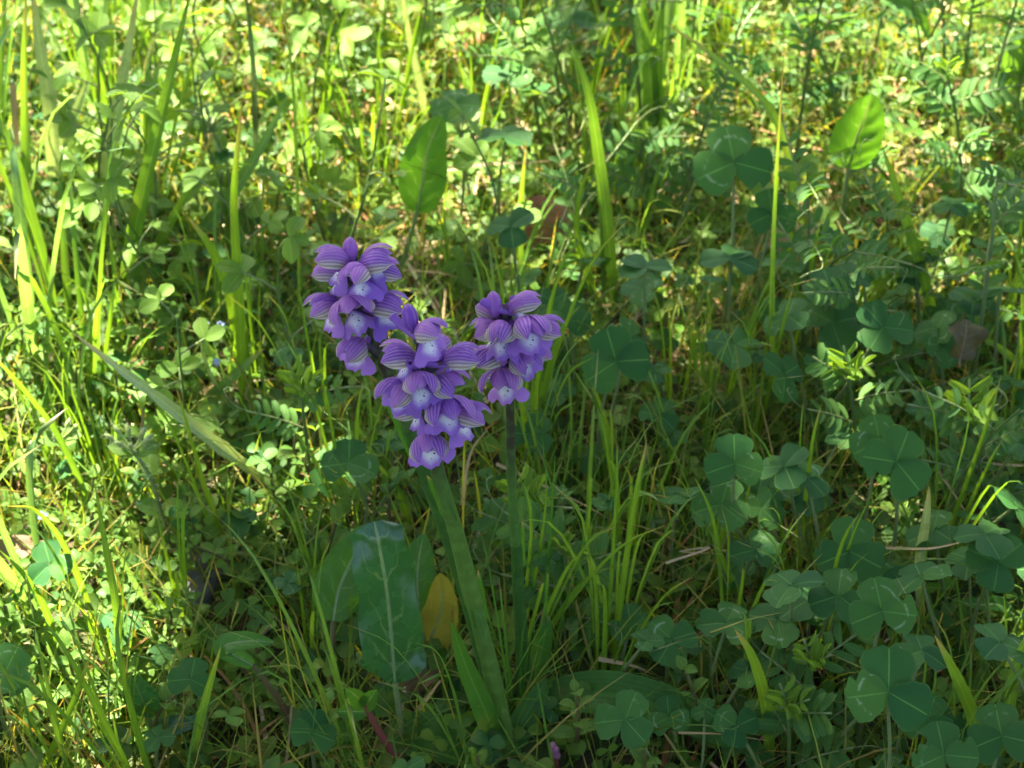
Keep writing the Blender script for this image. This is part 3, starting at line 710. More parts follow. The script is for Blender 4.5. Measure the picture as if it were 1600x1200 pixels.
dock([(1320, 420), (1318, 330), (1325, 262)], [(1325, 258), (1335, 225), (1350, 185), (1362, 146)], 40, 'dock_young', 'broad pale oval leaf held upright alone in sunlit grass', .0, .05, .2)
dock([(475, 1170), (440, 1100), (395, 1040)], [(320, 1030), (350, 1012), (385, 1002), (428, 1004)], 18, 'dock_young', 'light green pointed leaf lying sideways low in the left shade', .0, .05, .35, n0=(0, -.4, 1), stem='stem_red')
dock([(250, 1180), (240, 1150), (232, 1120)], [(232, 1130), (225, 1100), (215, 1075), (205, 1055)], 28, 'dock', 'blunt dark dock leaf with a gloss patch low in the left shade', -.004)
dock([(225, 1185), (250, 1160)], [(225, 1150), (255, 1140), (290, 1130), (325, 1125)], 16, 'dock', 'narrow dark leaf reaching sideways beneath the blunt dock leaf', 0, .05, .3, n0=(0, -.6, 1))
dock([(1590, 1010), (1585, 960)], [(1590, 935), (1560, 945), (1530, 945), (1500, 940)], 13, 'dock_young', 'narrow folded leaf sticking out beside the clovers', 0, .05, .4, n0=(0, -.3, 1))
dock([(1600, 230), (1592, 170), (1588, 140)], [(1588, 150), (1586, 110), (1580, 70), (1577, 40)], 22, 'vetch', 'grey-green lance-shaped leaf upright at the sunny edge of the patch', 0, .05, .35)
dock([(1450, 130), (1452, 90), (1452, 60)], [(1452, 40), (1430, 22), (1395, 5), (1360, -10)], 18, 'vetch', 'long grey-green leaf arching over the sunlit vetches', -.02, .05, .4, n0=(0, -.5, 1))
dock([(470, 1180), (490, 1165)], [(470, 1180), (500, 1150), (540, 1148), (560, 1160)], 20, 'dock_young', 'lobed light green leaf near the withered brown one', -.005, .2, .2, n0=(0, -.4, 1))

# red-tipped dock shoot low before the dark leaf
P, b = px_path([(640, 1205), (610, 1170), (585, 1130), (570, 1100)], 0, -.004)
t = thing('dock_shoot', b, 'reddish young dock shoot with folded tip below the dark leaf', 'dock')
v, q, u = tube(P - b, lambda s: .0016 - .0006 * s, 10, 8); obj('stem', mesh_np('stem', v, q, 'bud_red', u), t)
for k_, (dx, dz) in enumerate(((-.006, .012), (.005, .013), (-.010, .004))):
    e = P[-1] - b - np.array([0, 0, .002 * k_]); v, q, u = ribbon([e, e + np.array([dx * .5, -.002, dz * .6]), e + np.array([dx, -.003, dz])], lambda s: .003 * oval_w(.12 + .88 * s), -FWD, 4, 8, .6)
    obj('leaf', mesh_np('leaf', v, q, 'dock_young', u), t)
P, b = px_path([(872, 1215), (868, 1195), (865, 1172)], 0, 0)
t = thing('pink_bud', b, 'tiny pink bud spike poking up from dark grass', 'flower bud')
v, q, u = tube(P - b, .0012, 6, 7); obj('stem', mesh_np('stem', v, q, 'bud_red', u), t)
for i in range(7):
    a = i * 2.4; e = (P[-1] - b) * (.7 + .05 * i); d = np.array([math.cos(a) * .5, math.sin(a) * .5, 1.]) * .003
    v, q, u = tube([e, e + d * .5, e + d], lambda s: .0013 * max(.15, math.sin(math.pi * (.1 + .85 * s))), 6, 7); obj('floret', mesh_np('floret', v, q, 'bud_pink', u), t)

# ------------------------------------------------------------------ clovers seen one by one
CLOV = [
 (1147, 255, .105, 68, 95, .85, 'large dark clover with white chevrons, upright on a tall stalk in sunlit vetch', (0, 0, 3)),
 (1206, 335, .075, 42, 95, .85, 'middle-sized dark clover just below the chevroned tall one', None),
 (1008, 420, .080, 46, 120, -.25, 'cupped clover seen from the side on a pale stalk', (2, 2, 2)),
 (1140, 405, .070, 48, 70, -.1, 'half-folded clover behind the cupped one', (2, 2, 0)),
 (963, 565, .070, 60, 110, .8, 'broad clover with three wide leaflets between small orchid and fine grass', (1, 1, 1)),
 (1150, 540, .060, 55, 150, .3, 'yellowish clover with one drooping leaflet in the fine grass', (1, 2, 2)),
 (1297, 450, .070, 48, 100, .2, 'clover with raised pale leaflet below the lone oval leaf', (2, 1, 2)),
 (1300, 505, .055, 62, 30, .2, 'clover with long folded leaflets under the raised pale one', (2, 2, 2)),
 (1148, 725, .080, 50, 92, .75, 'dark clover with its top leaflet lit by a sun fleck', (1, 0, 0)),
 (1190, 795, .050, 42, 60, .5, 'insect-bitten dark clover under the sun-flecked one', (3, 4, 3)),
 (1375, 690, .070, 50, 100, .8, 'plain round clover behind the holed one', (1, 1, 1)),
 (1400, 722, .090, 62, 60, .7, 'clover with two big lobes on a stout hairy stalk', (1, 4, 1)),
 (1180, 860, .045, 42, 70, .5, 'small dark clover half under the bitten one', None),
 (1328, 862, .060, 62, 85, .7, 'wide clover with torn holes above the chevroned pair', (1, 3, 1)),
 (1378, 905, .050, 42, 100, .5, 'ragged clover tucked behind the bluish one', (3, 4, 3)),
 (1378, 955, .080, 58, 100, .85, 'bluish clover with white marks above the largest one', (0, 0, 4)),
 (1388, 1082, .085, 74, 75, .85, 'largest clover of all with pale marks on three leaflets', (1, 3, 0)),
 (1560, 880, .065, 54, 150, .7, 'pale-edged clover beside the narrow folded leaf', (0, 1, 1)),
 (1475, 1180, .060, 56, 100, .6, 'frilled clover in front of the largest one', (4, 3, 4)),
 (1565, 1150, .055, 60, 90, .6, 'round-lobed clover beside the frilled one', (1, 1, 1)),
 (1640, 980, .060, 52, 130, .5, 'clover hidden behind the pale-edged one', None),
 (1275, 935, .030, 48, 20, .5, 'low pale clover beneath the torn one', None),
 (298, 1062, .045, 38, 80, .6, 'pair-lobed dark clover among low chickweed', (1, 1, 2)),
 (488, 1145, .035, 40, 80, .6, 'very dark small clover beside the red dock shoot', (1, 1, 1)),
 (8, 1050, .05, 50, 60, .6, 'pale clover showing one lobe in the shaded grass', None),
 (545, 725, .055, 50, 80, .35, 'wide drooping clover below the tall orchid', (1, 1, 2)),
 (795, 118, .055, 44, 60, .15, 'glossy sunlit clover spread open behind the tall oval dock leaf', (2, 1, 1)),
 (888, 500, .060, 40, 80, .7, 'round clover next to the small orchid flowers', (1, 1, 1)),
 (830, 680, .040, 40, 60, .5, 'dim clover behind the small orchid stem', None),
 (862, 470, .050, 32, 40, .6, 'little clover above the small orchid', None),
 (1030, 650, .040, 34, 60, .5, 'small shaded clover below the broad one', None),
 (1050, 1000, .045, 46, 130, .5, 'clover with upright oval leaflets in dim grass', (2, 1, 2)),
 (1135, 975, .045, 46, 70, .55, 'heart-lobed clover in the dim grass under the sun-flecked clover', (2, 2, 1)),
 (985, 975, .035, 36, 100, .6, 'small clover beside the vetch with the ladybird-red speck', None),
 (1045, 1120, .03, 36, 100, .6, 'dark low clover over the orchid ground leaf', None),
 (890, 30, .06, 44, 100, .1, 'blue-green clover folded like a fan above the brown dead leaf', (2, 2, 2)),
 (790, 215, .065, 50, 60, .0, 'fan-folded hairy clover beside the tall oval dock leaf', (2, 2, 2)),
 (712, 165, .075, 42, 90, .35, 'upright oval clover above the tall oval dock leaf', (2, 1, 1)),
]
for c in CLOV:
    clover(c[0], c[1], c[2], c[3], c[4], c[5], c[6], variant=c[7])

# ------------------------------------------------------------------ broad grass blades seen one by one
GR = [
 ([(380, 660), (374, 470), (366, 310), (379, 150)], 9, 'grass_bright', .004, 'tall upright yellow-green grass blade left of the orchids'),
 ([(378, 600), (362, 470), (330, 390), (294, 340)], 11, 'grass_bright', -.004, 'bent bright grass blade crossing the tall yellow-green one'),
 ([(188, 490), (215, 340), (255, 170), (302, -30)], 14, 'grass', .006, 'long broad grass blade slanting right through the sun patch'),
 ([(150, 340), (170, 240), (195, 110), (218, -30)], 13, 'grass_pale_sheen', .0, 'broad half-shaded grass blade behind the slanting long one'),
 ([(38, 450), (40, 250), (38, 100), (42, -30)], 8, 'grass', .0, 'straight pale grass stalk at the sunny left edge'),
 ([(88, 340), (80, 180), (62, 70), (48, -30)], 13, 'grass_pale_sheen', .0, 'broad pale grass blade next to the straight stalk'),
 ([(70, 290), (98, 225), (128, 155), (148, 98)], 11, 'grass_pale_sheen', .004, 'short grass blade shining almost white in the sun'),
 ([(215, 440), (262, 355), (300, 285), (332, 208)], 8, 'grass', .002, 'slender grass blade leaning right beside the long broad one'),
 ([(280, 400), (350, 320), (405, 235), (452, 145)], 12, 'grass_blue', .006, 'wide grey-green grass blade slanting to the medick sprigs'),
 ([(300, 380), (225, 345), (165, 305), (108, 292)], 12, 'grass_pale_sheen', -.01, 'arched grey grass blade with light band lying leftward'),
 ([(450, 775), (340, 695), (255, 628), (185, 575), (114, 520)], 11, 'grass_pale_sheen', -.004, 'long shiny nibbled grass blade lying diagonally in the left shade'),
 ([(378, 660), (345, 610), (322, 560), (310, 510)], 10, 'grass_pale_sheen', -.006, 'short pale blunt blade at the foot of the tall yellow-green one'),
 ([(285, 670), (335, 615), (378, 575), (412, 545)], 10, 'grass_blue', -.006, 'dark bluish blade crossing behind the short pale blunt one'),
 ([(962, 490), (946, 330), (922, 160), (892, 65)], 11, 'grass', .002, 'broad bowed grass blade rising right of the brown dead leaf'),
 ([(1012, 270), (1018, 160), (1012, 80), (1004, -30)], 15, 'grass', .0, 'widest grass blade in the shaded gap at the back'),
 ([(1030, 270), (1028, 160), (1032, 60), (1040, -30)], 10, 'grass', .0, 'grass blade pressed against the widest one at the back'),
 ([(1232, 440), (1238, 290), (1205, 175), (1120, 92), (1040, 36)], 8, 'grass', -.01, 'long grass blade arching over the chevroned tall clover'),
 ([(1468, 548), (1442, 430), (1405, 310), (1378, 228)], 10, 'grass', -.002, 'straight grass blade slanting beneath the lone oval leaf'),
 ([(1212, 660), (1206, 500), (1210, 330), (1226, 60)], 5, 'grass', .002, 'thin tall grass stem beside the chevroned tall clover'),
 ([(1203, 1215), (1197, 1110), (1176, 1030), (1148, 983)], 12, 'grass_bright', -.004, 'bright curved blade in the dark clover shade'),
 ([(1556, 1225), (1520, 1120), (1490, 1050), (1460, 992)], 13, 'grass_bright', -.004, 'bright yellow-green blade slanting past the largest clover'),
 ([(1425, 610), (1340, 520), (1270, 470), (1205, 436)], 7, 'grass', -.006, 'slanting grass blade among the folded clovers'),
 ([(1438, 960), (1436, 880), (1446, 810), (1452, 760)], 11, 'grass_pale_sheen', -.004, 'pale upright blade behind the bluish clover'),
 ([(1650, 620), (1570, 550), (1508, 508)], 7, 'grass', -.004, 'yellowish blade slanting in over the reddish leaf'),
 ([(815, 460), (812, 350), (822, 220)], 6, 'grass', .002, 'thin dark blade standing before the brown dead leaf'),
 ([(940, 480), (905, 390), (905, 310), (930, 240)], 6, 'grass_bright', .002, 'bowed thin blade between dead leaf and cupped clover'),
 ([(468, 540), (464, 300), (456, 120), (436, -30)], 4, 'grass', .002, 'thin bare grass stem in the medick sprigs'),
 ([(400, 300), (398, 150), (390, 40), (380, -30)], 5, 'stem', .0, 'straight olive grass stem behind the medick sprigs'),
 ([(668, 215), (655, 130), (640, 60), (625, -30)], 7, 'grass_pale_sheen', .0, 'whitish sunlit blade above the tall oval dock leaf'),
 ([(160, 830), (98, 690), (40, 610), (-30, 535)], 8, 'grass', -.006, 'long blade leaning out of the left sun fleck'),
 ([(55, 1230), (105, 1120), (148, 1005)], 6, 'grass_bright', -.004, 'slim bright blade in the left shade leaning right'),
 ([(190, 1070), (184, 960), (165, 850), (148, 755)], 8, 'grass', -.006, 'upright broad blade in the left shade by the hairy stem'),
 ([(290, 1220), (318, 1100), (345, 1010)], 9, 'grass', -.006, 'grass blade rising beside the blunt dock leaf'),
 ([(0, 860), (40, 900), (75, 960), (90, 1030)][::-1], 7, 'grass', -.004, 'pale blade drooping at the shaded left edge'),
 ([(640, 830), (632, 790), (610, 750), (585, 720)], 9, 'grass', -.004, 'curved blade under the wide drooping clover'),
 ([(960, 760), (950, 690), (935, 630), (915, 585)], 8, 'grass_bright', -.004, 'bright arched blade below the broad clover'),
 ([(1180, 980), (1130, 880), (1110, 800), (1085, 745)], 5, 'grass_bright', -.004, 'thin arched blade next to the bitten clovers'),
 ([(1110, 930), (1130, 830), (1143, 760)], 5, 'grass_bright', -.004, 'thin upright blade before the sun-flecked clover'),
 ([(1560, 1200), (1575, 1110), (1590, 1030), (1640, 930)], 11, 'grass', -.002, 'dark broad blade beside the round-lobed clover'),
 ([(160, 1010), (110, 870), (60, 800), (10, 790)], 6, 'grass', 0, 'arched blade lying over the left litter'),
 ([(360, 990), (250, 960), (200, 890), (175, 840)], 7, 'grass_blue', -.002, 'nodding blue-green blade over the grey stone'),
]
for pts, w, mat, lean, lab in GR:
    P, b = px_path(pts, 0, lean)
    t = thing('grass_plant', b, lab, 'grass blade')
    W = w * mpp(P[len(P) // 2]); tw = rng.normal() * .35
    nib = .22 if 'nibbled' in lab else .0
    v, q, u = ribbon(P - b, lambda s: W * blade_w(s) * (1 + nib * math.sin(s * 47) * math.sin(s * 19)), nrm(-FWD + RIGHT * rng.normal() * .35), 4, 26, .32, .04, 13, twist=tw)
    obj('blade', mesh_np('blade', v, q, mat, u), t)
    # withered sheath at its foot
    f = P[0] + (P[1] - P[0]) * .35 - b
    v, q, u = ribbon([np.zeros(3), f * .5 + np.array([.001, -.001, 0]), f + np.array([.003 * np.sign(rng.normal()), -.002, 0])], lambda s: W * .55 * (1 - .8 * s), -FWD, 2, 6, .5)
    obj('sheath', mesh_np('sheath', v, q, 'grass' if rng.random() < .5 else 'straw', u), t)

# ------------------------------------------------------------------ dead stems and leaves, stone
STR = [
 ([(455, 772), (395, 745), (352, 690), (325, 625), (292, 602), (250, 590)], .004, .004, 3.5, 'curved rusty dead grass blade in the left shade'),
 ([(722, 790), (728, 740), (740, 700), (762, 672)], .03, .055, 3.5, 'kinked tan dead blade by the lowest orchid flower'),
 ([(775, 725), (850, 760), (940, 805), (1062, 885)], .06, .02, 3, 'long straight dry stem lying over the grass right of the orchids'),
 ([(1380, 856), (1450, 858), (1510, 846), (1570, 832)], .05, .07, 2.5, 'thin bowed dry stem over the torn clover'),
 ([(1465, 735), (1498, 785), (1532, 835)], .05, .03, 3, 'straight greyish dry stem beside the two-lobed clover'),
 ([(700, 265), (760, 258), (830, 255), (895, 248)], .03, .04, 4, 'pale bent straw above the brown dead leaf'),
 ([(1040, 880), (1110, 856), (1060, 862), (1130, 866)], .05, .05, 2, 'white kinked dry thread across the thin bright blades'),
 ([(150, 300), (158, 240), (168, 190)], .0, .04, 4, 'tan upright dead stalk in the sun patch'),
 ([(20, 130), (28, 260), (40, 400)], .09, .0, 5, 'pale dead stalk leaning on the straight grass stalk'),
 ([(505, 395), (600, 420), (690, 428), (740, 445)], .01, .02, 4, 'dark dry twig lying behind the tallest orchid'),
 ([(935, 1030), (990, 1042), (1020, 1055)], .03, .02, 4, 'reddish withered blade tip over the orchid ground leaf'),
 ([(625, 1180), (650, 1120), (690, 1065)], .004, .02, 9, 'broad withered brown blade leaning by the orchid foot'),
 ([(1060, 1145), (1130, 1148), (1200, 1158)], .03, .03, 2, 'thin white root-like straw under the bright curved blade'),
]
for pts, z0, z1, w, lab in STR:
    n = len(pts); P = np.array([at_z(*p, z0 + (z1 - z0) * i / (n - 1)) for i, p in enumerate(pts)])
    t = thing('dry_stem', P[0], lab, 'dry stem')
    W = w * mpp(P[0])
    v, q, u = ribbon(P - P[0], lambda s: W * (1 - .6 * s), nrm([.2, -.5, .8]), 2, 14, .7, twist=1.2); obj('straw', mesh_np('straw', v, q, 'straw', u), t)
def flat_leaf(px, py, z, lpx, wpx, ang, mat, name, label, cat, fold=.3, up=(0, -.55, 1), wave=.2):
    c = at_z(px, py, z); s = mpp(c); n = nrm(np.array(up, float)); d = RIGHT * math.cos(R(ang)) + UPV * math.sin(R(ang)); d = nrm(d - n * (d @ n))
    L = lpx * s; t = thing(name, c - d * L / 2, label, cat)
    v, q, u = ribbon([np.zeros(3), d * L * .33 + n * L * .06, d * L * .7 + n * L * .07, d * L], lambda q: wpx * s * max(.05, math.sin(math.pi * (.05 + .92 * q)) ** .6), n, 8, 16, fold, wave, 9, .25)
    obj('blade', mesh_np('blade', v, q, mat, u), t)
    v, q, u = tube([-d * L * .18 + n * .001, np.zeros(3), d * L * .5 + n * L * .075, d * L * .98], .0005, 10, 6); obj('midrib', mesh_np('midrib', v, q, 'dead_tan', u), t)
flat_leaf(848, 348, .022, 100, 44, 12, 'dead_leaf', 'dead_leaf', 'rust brown dead leaf lying in the grass behind the orchids', 'dead leaf', .1, (0, -.8, 1))
flat_leaf(1268, 845, .008, 75, 26, 60, 'dead_tan', 'dead_leaf', 'dark brown cracked dead leaf beside the torn clover', 'dead leaf')
flat_leaf(655, 1058, .010, 70, 22, 30, 'dead_tan', 'dead_leaf', 'crumpled pinkish brown dead leaf below the yellowed dock leaf', 'dead leaf', wave=.5)
flat_leaf(1505, 530, .060, 62, 30, 80, 'dead_dark', 'dead_leaf', 'blotched reddish dead leaf held up among the right-hand grass', 'dead leaf', .5, (.4, -1, .8), .6)
flat_leaf(60, 440, .008, 90, 22, 80, 'straw', 'dead_leaf', 'bleached dead leaf in the left straw litter', 'dead leaf')
flat_leaf(20, 860, .010, 80, 22, 20, 'dead_tan', 'dead_leaf', 'curled tan dead leaf in the left sun fleck', 'dead leaf')
flat_leaf(1240, 375, .010, 90, 24, 5, 'straw', 'dead_leaf', 'pale bleached dead leaf flat under the middle-sized clover', 'dead leaf')
flat_leaf(735, 55, .012, 70, 24, 40, 'dead_leaf', 'dead_leaf', 'small rusty dead leaf in the sunny back grass', 'dead leaf')
c = on_ground(305, 905)
v, q, u = tube([np.array([-.001, -.012, -.003]), np.array([0, -.006, .002]), np.array([.002, .006, .003]), np.array([.001, .02, -.003])], lambda s: .0085 * max(.15, math.sin(math.pi * (.08 + .86 * s)) ** .6), 12, 14)
v = v * np.array([1.1, 1.3, .6]); v = v + .0006 * np.sin(v[:, [1, 2, 0]] * 900)
tag(obj('stone', mesh_np('stone', v, q, 'stone', u), None, Matrix.Translation([float(a) for a in c])), 'smooth grey stone half buried under chickweed', 'stone')

# ------------------------------------------------------------------ hairy mouse-ear stems
def hairy(pts, label, lean=0., nb=8):
    P, b = px_path(pts, 0, lean); t = thing('hairy_chickweed', b, label, 'wildflower'); C = crom(P - b, 40)
    v, q, u = tube(P - b, .0008, 14, 6); obj('stem', mesh_np('stem', v, q, 'stem_pale', u), t)
    HP, HD = [], []
    for i in range(260):
        c = C[rng.integers(6, 40)]; HP.append(c); HD.append(rng.normal(size=3))
    top = C[-1]
    for i in range(nb):
        a = i * 2.4; d = nrm([math.cos(a) * .9, math.sin(a) * .6, .9]); e = top + d * rng.uniform(.004, .008)
        v, q, u = tube([top, e, e + d * .003, e + d * .006], lambda s: .0004 if s < .45 else .0011 * max(.2, math.sin(math.pi * (s - .4) / .62) ** .7), 9, 7)
        obj('bud', mesh_np('bud', v, q, 'bud_green', u), t)
        for k in range(34): HP.append(e + d * rng.uniform(0, .006)); HD.append(rng.normal(size=3) + d * .4)
    for i in range(3):
        c = C[int(39 * (.35 + .3 * i))]; a = i * 1.6
        for sd in (0, math.pi):
            d = np.array([math.cos(a + sd), math.sin(a + sd) * .6, .5]); obj('leaf', KL[0], t, frame(c, d, (0, -.3, 1), .011))
            for k in range(30): HP.append(c + nrm(d) * rng.uniform(0, .011)); HD.append(rng.normal(size=3) + np.array([0, 0, .5]))
    n = len(HP); v, q, u, _ = strips(np.array(HP), np.array(HD), np.tile(-FWD, (n, 1)) + rng.normal(size=(n, 3)) * .1, rng.uniform(.0015, .003, n), np.full(n, .00006), np.zeros(n), 1, lambda s: 1 - .7 * s, 0, 1)
    tag(obj('hairs', mesh_np('hairs', v, q, 'hair', u), t), kind='stuff')
hairy([(350, 360), (346, 290), (344, 235), (330, 200)], 'hairy stem with pale bud cluster in the sun patch')
hairy([(275, 870), (252, 800), (232, 740), (208, 705)], 'hairy stem with bud cluster leaning in the left shade', -.006)
hairy([(150, 790), (118, 745), (105, 705), (92, 690)], 'short hairy sprig near the long leaning blade', -.004, 4)
hairy([(740, 330), (728, 270), (722, 230), (722, 205)], 'dark hairy bud head beside the tall oval dock leaf', 0, 9)

# ------------------------------------------------------------------ tiny blue speedwell flowers
for px, py, z, lab in ((344, 508, .03, 'bluest speedwell flower by the tall yellow-green grass blade'), (338, 566, .03, 'tiny speedwell flower beside the short pale blunt blade'),
                       (322, 505, .028, 'pale speedwell flower next to the bluest one'), (66, 806, .03, 'lone speedwell flower in the left shade')):
    c = at_z(px, py, z); b = np.array([c[0], c[1], 0]); t = thing('speedwell_flower', b, lab, 'flower')
    v, q, u = tube([np.zeros(3), (c - b) * .5 + np.array([.002, 0, 0]), c - b], .0004, 6, 5); obj('stalk', mesh_np('stalk', v, q, 'stem', u), t)
    for i in range(4):
        a = i * 1.57 + .4; n = nrm([0, -.7, .7]); d = RIGHT * math.cos(a) + UPV * math.sin(a)
        v, q, u = ribbon([c - b, c - b + d * .0010 + n * .0003, c - b + d * .0019], lambda s: .0009 * oval_w(.1 + .85 * s), n, 2, 5, .2); obj('petal', mesh_np('petal', v, q, 'speedwell', u), t)

# ------------------------------------------------------------------ repeats: sprigs of the same kinds all through the sward
def gpos(px, py): P = on_ground(px, py); return (P[0], P[1], P[2] - .001)
def drop(T):
    for ch in KIDS.pop(T.name, []): drop(ch)
    bpy.data.objects.remove(T)
MARKS = [(552, 560, 'behind the tallest orchid'), (690, 800, 'beside the thick orchid stem'), (800, 620, 'behind the small compact orchid'), (605, 1010, 'around the dark glossy dock leaf'),
         (845, 350, 'around the rust brown dead leaf'), (1340, 300, 'below the lone upright oval leaf'), (1150, 330, 'below the chevroned tall clover'), (1390, 1090, 'around the largest clover'),
         (1150, 800, 'around the sun-flecked clover'), (1400, 780, 'around the two-lobed clover'), (378, 560, 'near the tall yellow-green grass blade'), (300, 900, 'around the grey stone'),
         (90, 250, 'around the straight pale grass stalk'), (230, 1130, 'around the blunt dark dock leaf'), (1500, 200, 'around the tall sunlit vetch'), (660, 300, 'around the upright oval dock leaf'),
         (970, 640, 'below the broad clover'), (1000, 1110, 'around the wide orchid ground leaf'), (340, 300, 'around the sunlit hairy bud stem'), (70, 800, 'near the lone speedwell flower'),
         (1015, 220, 'near the widest grass blade'), (1505, 580, 'around the blotched reddish dead leaf'), (735, 60, 'around the small rusty dead leaf'), (1240, 450, 'around the pale bleached flat leaf')]
MG = [on_ground(a, b) for a, b, c in MARKS]
def scatter(templates, spots, what, group, smin=.85, smax=1.2):
    for i, (x, y) in enumerate(spots):
        j = int(np.argmin([(x - m[0]) ** 2 + (y - m[1]) ** 2 for m in MG])); label = what + ' ' + MARKS[j][2]
        T = templates[i % len(templates)]
        copy_tree(T, None, (x, y, float(gz(x, y)) - .001), (rng.normal() * .08, rng.normal() * .08, rng.uniform(0, 6.28)), rng.uniform(smin, smax), label, group)
    for T in templates: drop(T)
FREE = [(1340, 200, 70, 260), (1150, 220, 75, 200), (965, 570, 75, 170), (1390, 1000, 110, 230), (1385, 900, 80, 100), (1400, 700, 80, 150), (1150, 720, 60, 150), (605, 900, 75, 300),
        (668, 230, 50, 170), (848, 350, 60, 110), (665, 520, 110, 170), (1325, 800, 70, 130), (720, 760, 70, 380), (1010, 420, 50, 120), (1555, 880, 60, 120), (560, 480, 90, 120)]
def spots_px(n, fn, mind=0.):
    out = []
    k = 0
    while len(out) < n and k < n * 60:
        k += 1
        px, py = rng.uniform(-120, 1720), rng.uniform(-140, 1290)
        if rng.random() > fn(px, py): continue
        P = on_ground(px, py)
        if mind and any((P[0] - a) ** 2 + (P[1] - b) ** 2 < mind * mind for a, b in out): continue
        if mind and any(abs(px - a) < r and b < py < b + d for a, b, r, d in FREE): continue
        # keep the orchid feet free
        if abs(px - 780) < 28 and 940 < py < 1230: continue
        out.append((P[0], P[1]))
    return out
g = lambda px, py, *c: float(max(w * gauss(np.float64(px), np.float64(py), cx, cy, rx, ry) for cx, cy, rx, ry, w in c))
scatter([medick(rng.uniform(.06, .11), rng.integers(4, 7), .0122) for i in range(7)],
        spots_px(60, lambda x, y: g(x, y, (480, 130, 260, 260, 1), (700, 150, 200, 200, .9), (300, 420, 200, 200, .5), (1500, 250, 200, 200, .15), (560, 420, 150, 130, .5)), .014),
        'medick sprig with small three-part leaves', 'medick sprigs in the sunny sward')
scatter([low_clover(rng.uniform(.018, .05), rng.uniform(.005, .0085)) for i in range(8)],
        spots_px(95, lambda x, y: .12 + g(x, y, (1250, 850, 330, 400, .8)), .014),
        'small low clover with plain round leaflets', 'small low clovers in the fine grass')
scatter([low_clover(rng.uniform(.035, .07), rng.uniform(.0095, .0125)) for i in range(9)],
        spots_px(58, lambda x, y: g(x, y, (1400, 900, 230, 300, 1), (1230, 560, 160, 80, .3), (1150, 950, 120, 150, .4), (900, 560, 60, 60, .3)), .010),
        'middle-sized dark clover with overlapping round leaflets', 'middle-sized clovers on the shaded side')
scatter([tuft(5, .05, .10, .0006, 'orchid_leaf', .3) for i in range(3)], [tuple(on_ground(a, b)[:2]) for a, b in ((845, 1040), (790, 1030), (860, 960), (880, 1010), (805, 1130))],
        'upright grass tuft screening the slender orchid stem', 'grass tufts by the slender orchid stem')
scatter([vetch(rng.uniform(.07, .11), 5, .0086, (rng.normal() * .03, -.01 + rng.normal() * .02), i == 3, .8) for i in range(7)],
        spots_px(42, lambda x, y: g(x, y, (1480, 300, 300, 330, 1), (1150, 200, 250, 250, .6), (1450, 640, 200, 150, .35), (900, 250, 150, 150, .3)), .02),
        'vetch sprig with feathery paired leaflets', 'vetch sprigs in the sward')
scatter([chickweed(rng.uniform(.022, .045), .0085) for i in range(7)],
        spots_px(120, lambda x, y: g(x, y, (250, 950, 350, 260, 1), (420, 850, 200, 250, .8), (200, 600, 300, 250, .5), (1000, 900, 200, 200, .3)), .012),
        'chickweed sprig with paired oval leaves', 'chickweed sprigs in the sward')
scatter([tuft(rng.integers(5, 9), .045, .095, .0008, 'grass') for i in range(6)] + [tuft(7, .05, .10, .0009, 'grass_bright', .35) for i in range(4)],
        spots_px(125, lambda x, y: .2 + g(x, y, (1020, 760, 260, 300, .9), (950, 300, 250, 250, .4), (200, 500, 300, 500, .3)), .014),
        'fine grass tuft of narrow blades', 'fine grass tufts in the sward')
scatter([tuft(4, .09, .15, .0022, 'grass_blue', .5) for i in range(3)] + [tuft(5, .08, .14, .0020, 'grass', .5) for i in range(3)],
        spots_px(18, lambda x, y: g(x, y, (90, 200, 230, 260, 1), (1000, 60, 150, 150, .5), (60, 800, 120, 200, .35)), .02),
        'coarse grass tuft of wider arching blades', 'coarse grass tufts in the sward')
# vetches one can pick out
LEAFL[0] = .72
def own_vetch(px, py, top, label, ls=.0115, nleaf=4, tipscale=1.0):
    b = np.array(gpos(px, py)); e = at_y(*top, b[1]); T = vetch(e[2] - b[2], nleaf, ls, (e[0] - b[0], 0), True, tipscale)
    T.location = [float(q) for q in b]; T['label'] = label
own_vetch(1335, 760, (1325, 590), 'vetch with bright yellow-green tip lit by a sun fleck', 0.0094, 4, 1.25)
own_vetch(1535, 850, (1512, 655), 'vetch with glowing yellow-green top above the shaded clovers', 0.0101, 4, 1.5)
own_vetch(490, 790, (470, 615), 'bushy vetch tip lit up left of the orchids', 0.0086, 3, 1.3)
own_vetch(825, 940, (820, 790), 'vetch with bright whorled top beside the slender orchid stem', 0.0109, 3, 1.3)
own_vetch(895, 1010, (880, 860), 'dark vetch with broad leaflets close to the orchid stems', 0.0117, 4, .6)
own_vetch(1270, 1190, (1265, 1040), 'low vetch with pale tip before the largest clover', 0.0094, 3, 1.0)
own_vetch(1500, 380, (1480, 120), 'tall vetch in full sun by the lance-shaped leaf', 0.0101, 6, .8)
own_vetch(1600, 480, (1585, 260), 'vetch in dappled sun at the edge beside the tall one', 0.0094, 5, .8)
own_vetch(1010, 380, (1000, 215), 'vetch in the half-shade beside the broad bowed blade', 0.0094, 5, .8)
own_vetch(1230, 1240, (1230, 1110), 'vetch with rounded leaflets below the low pale-tipped one', 0.0109, 3, 1.0)

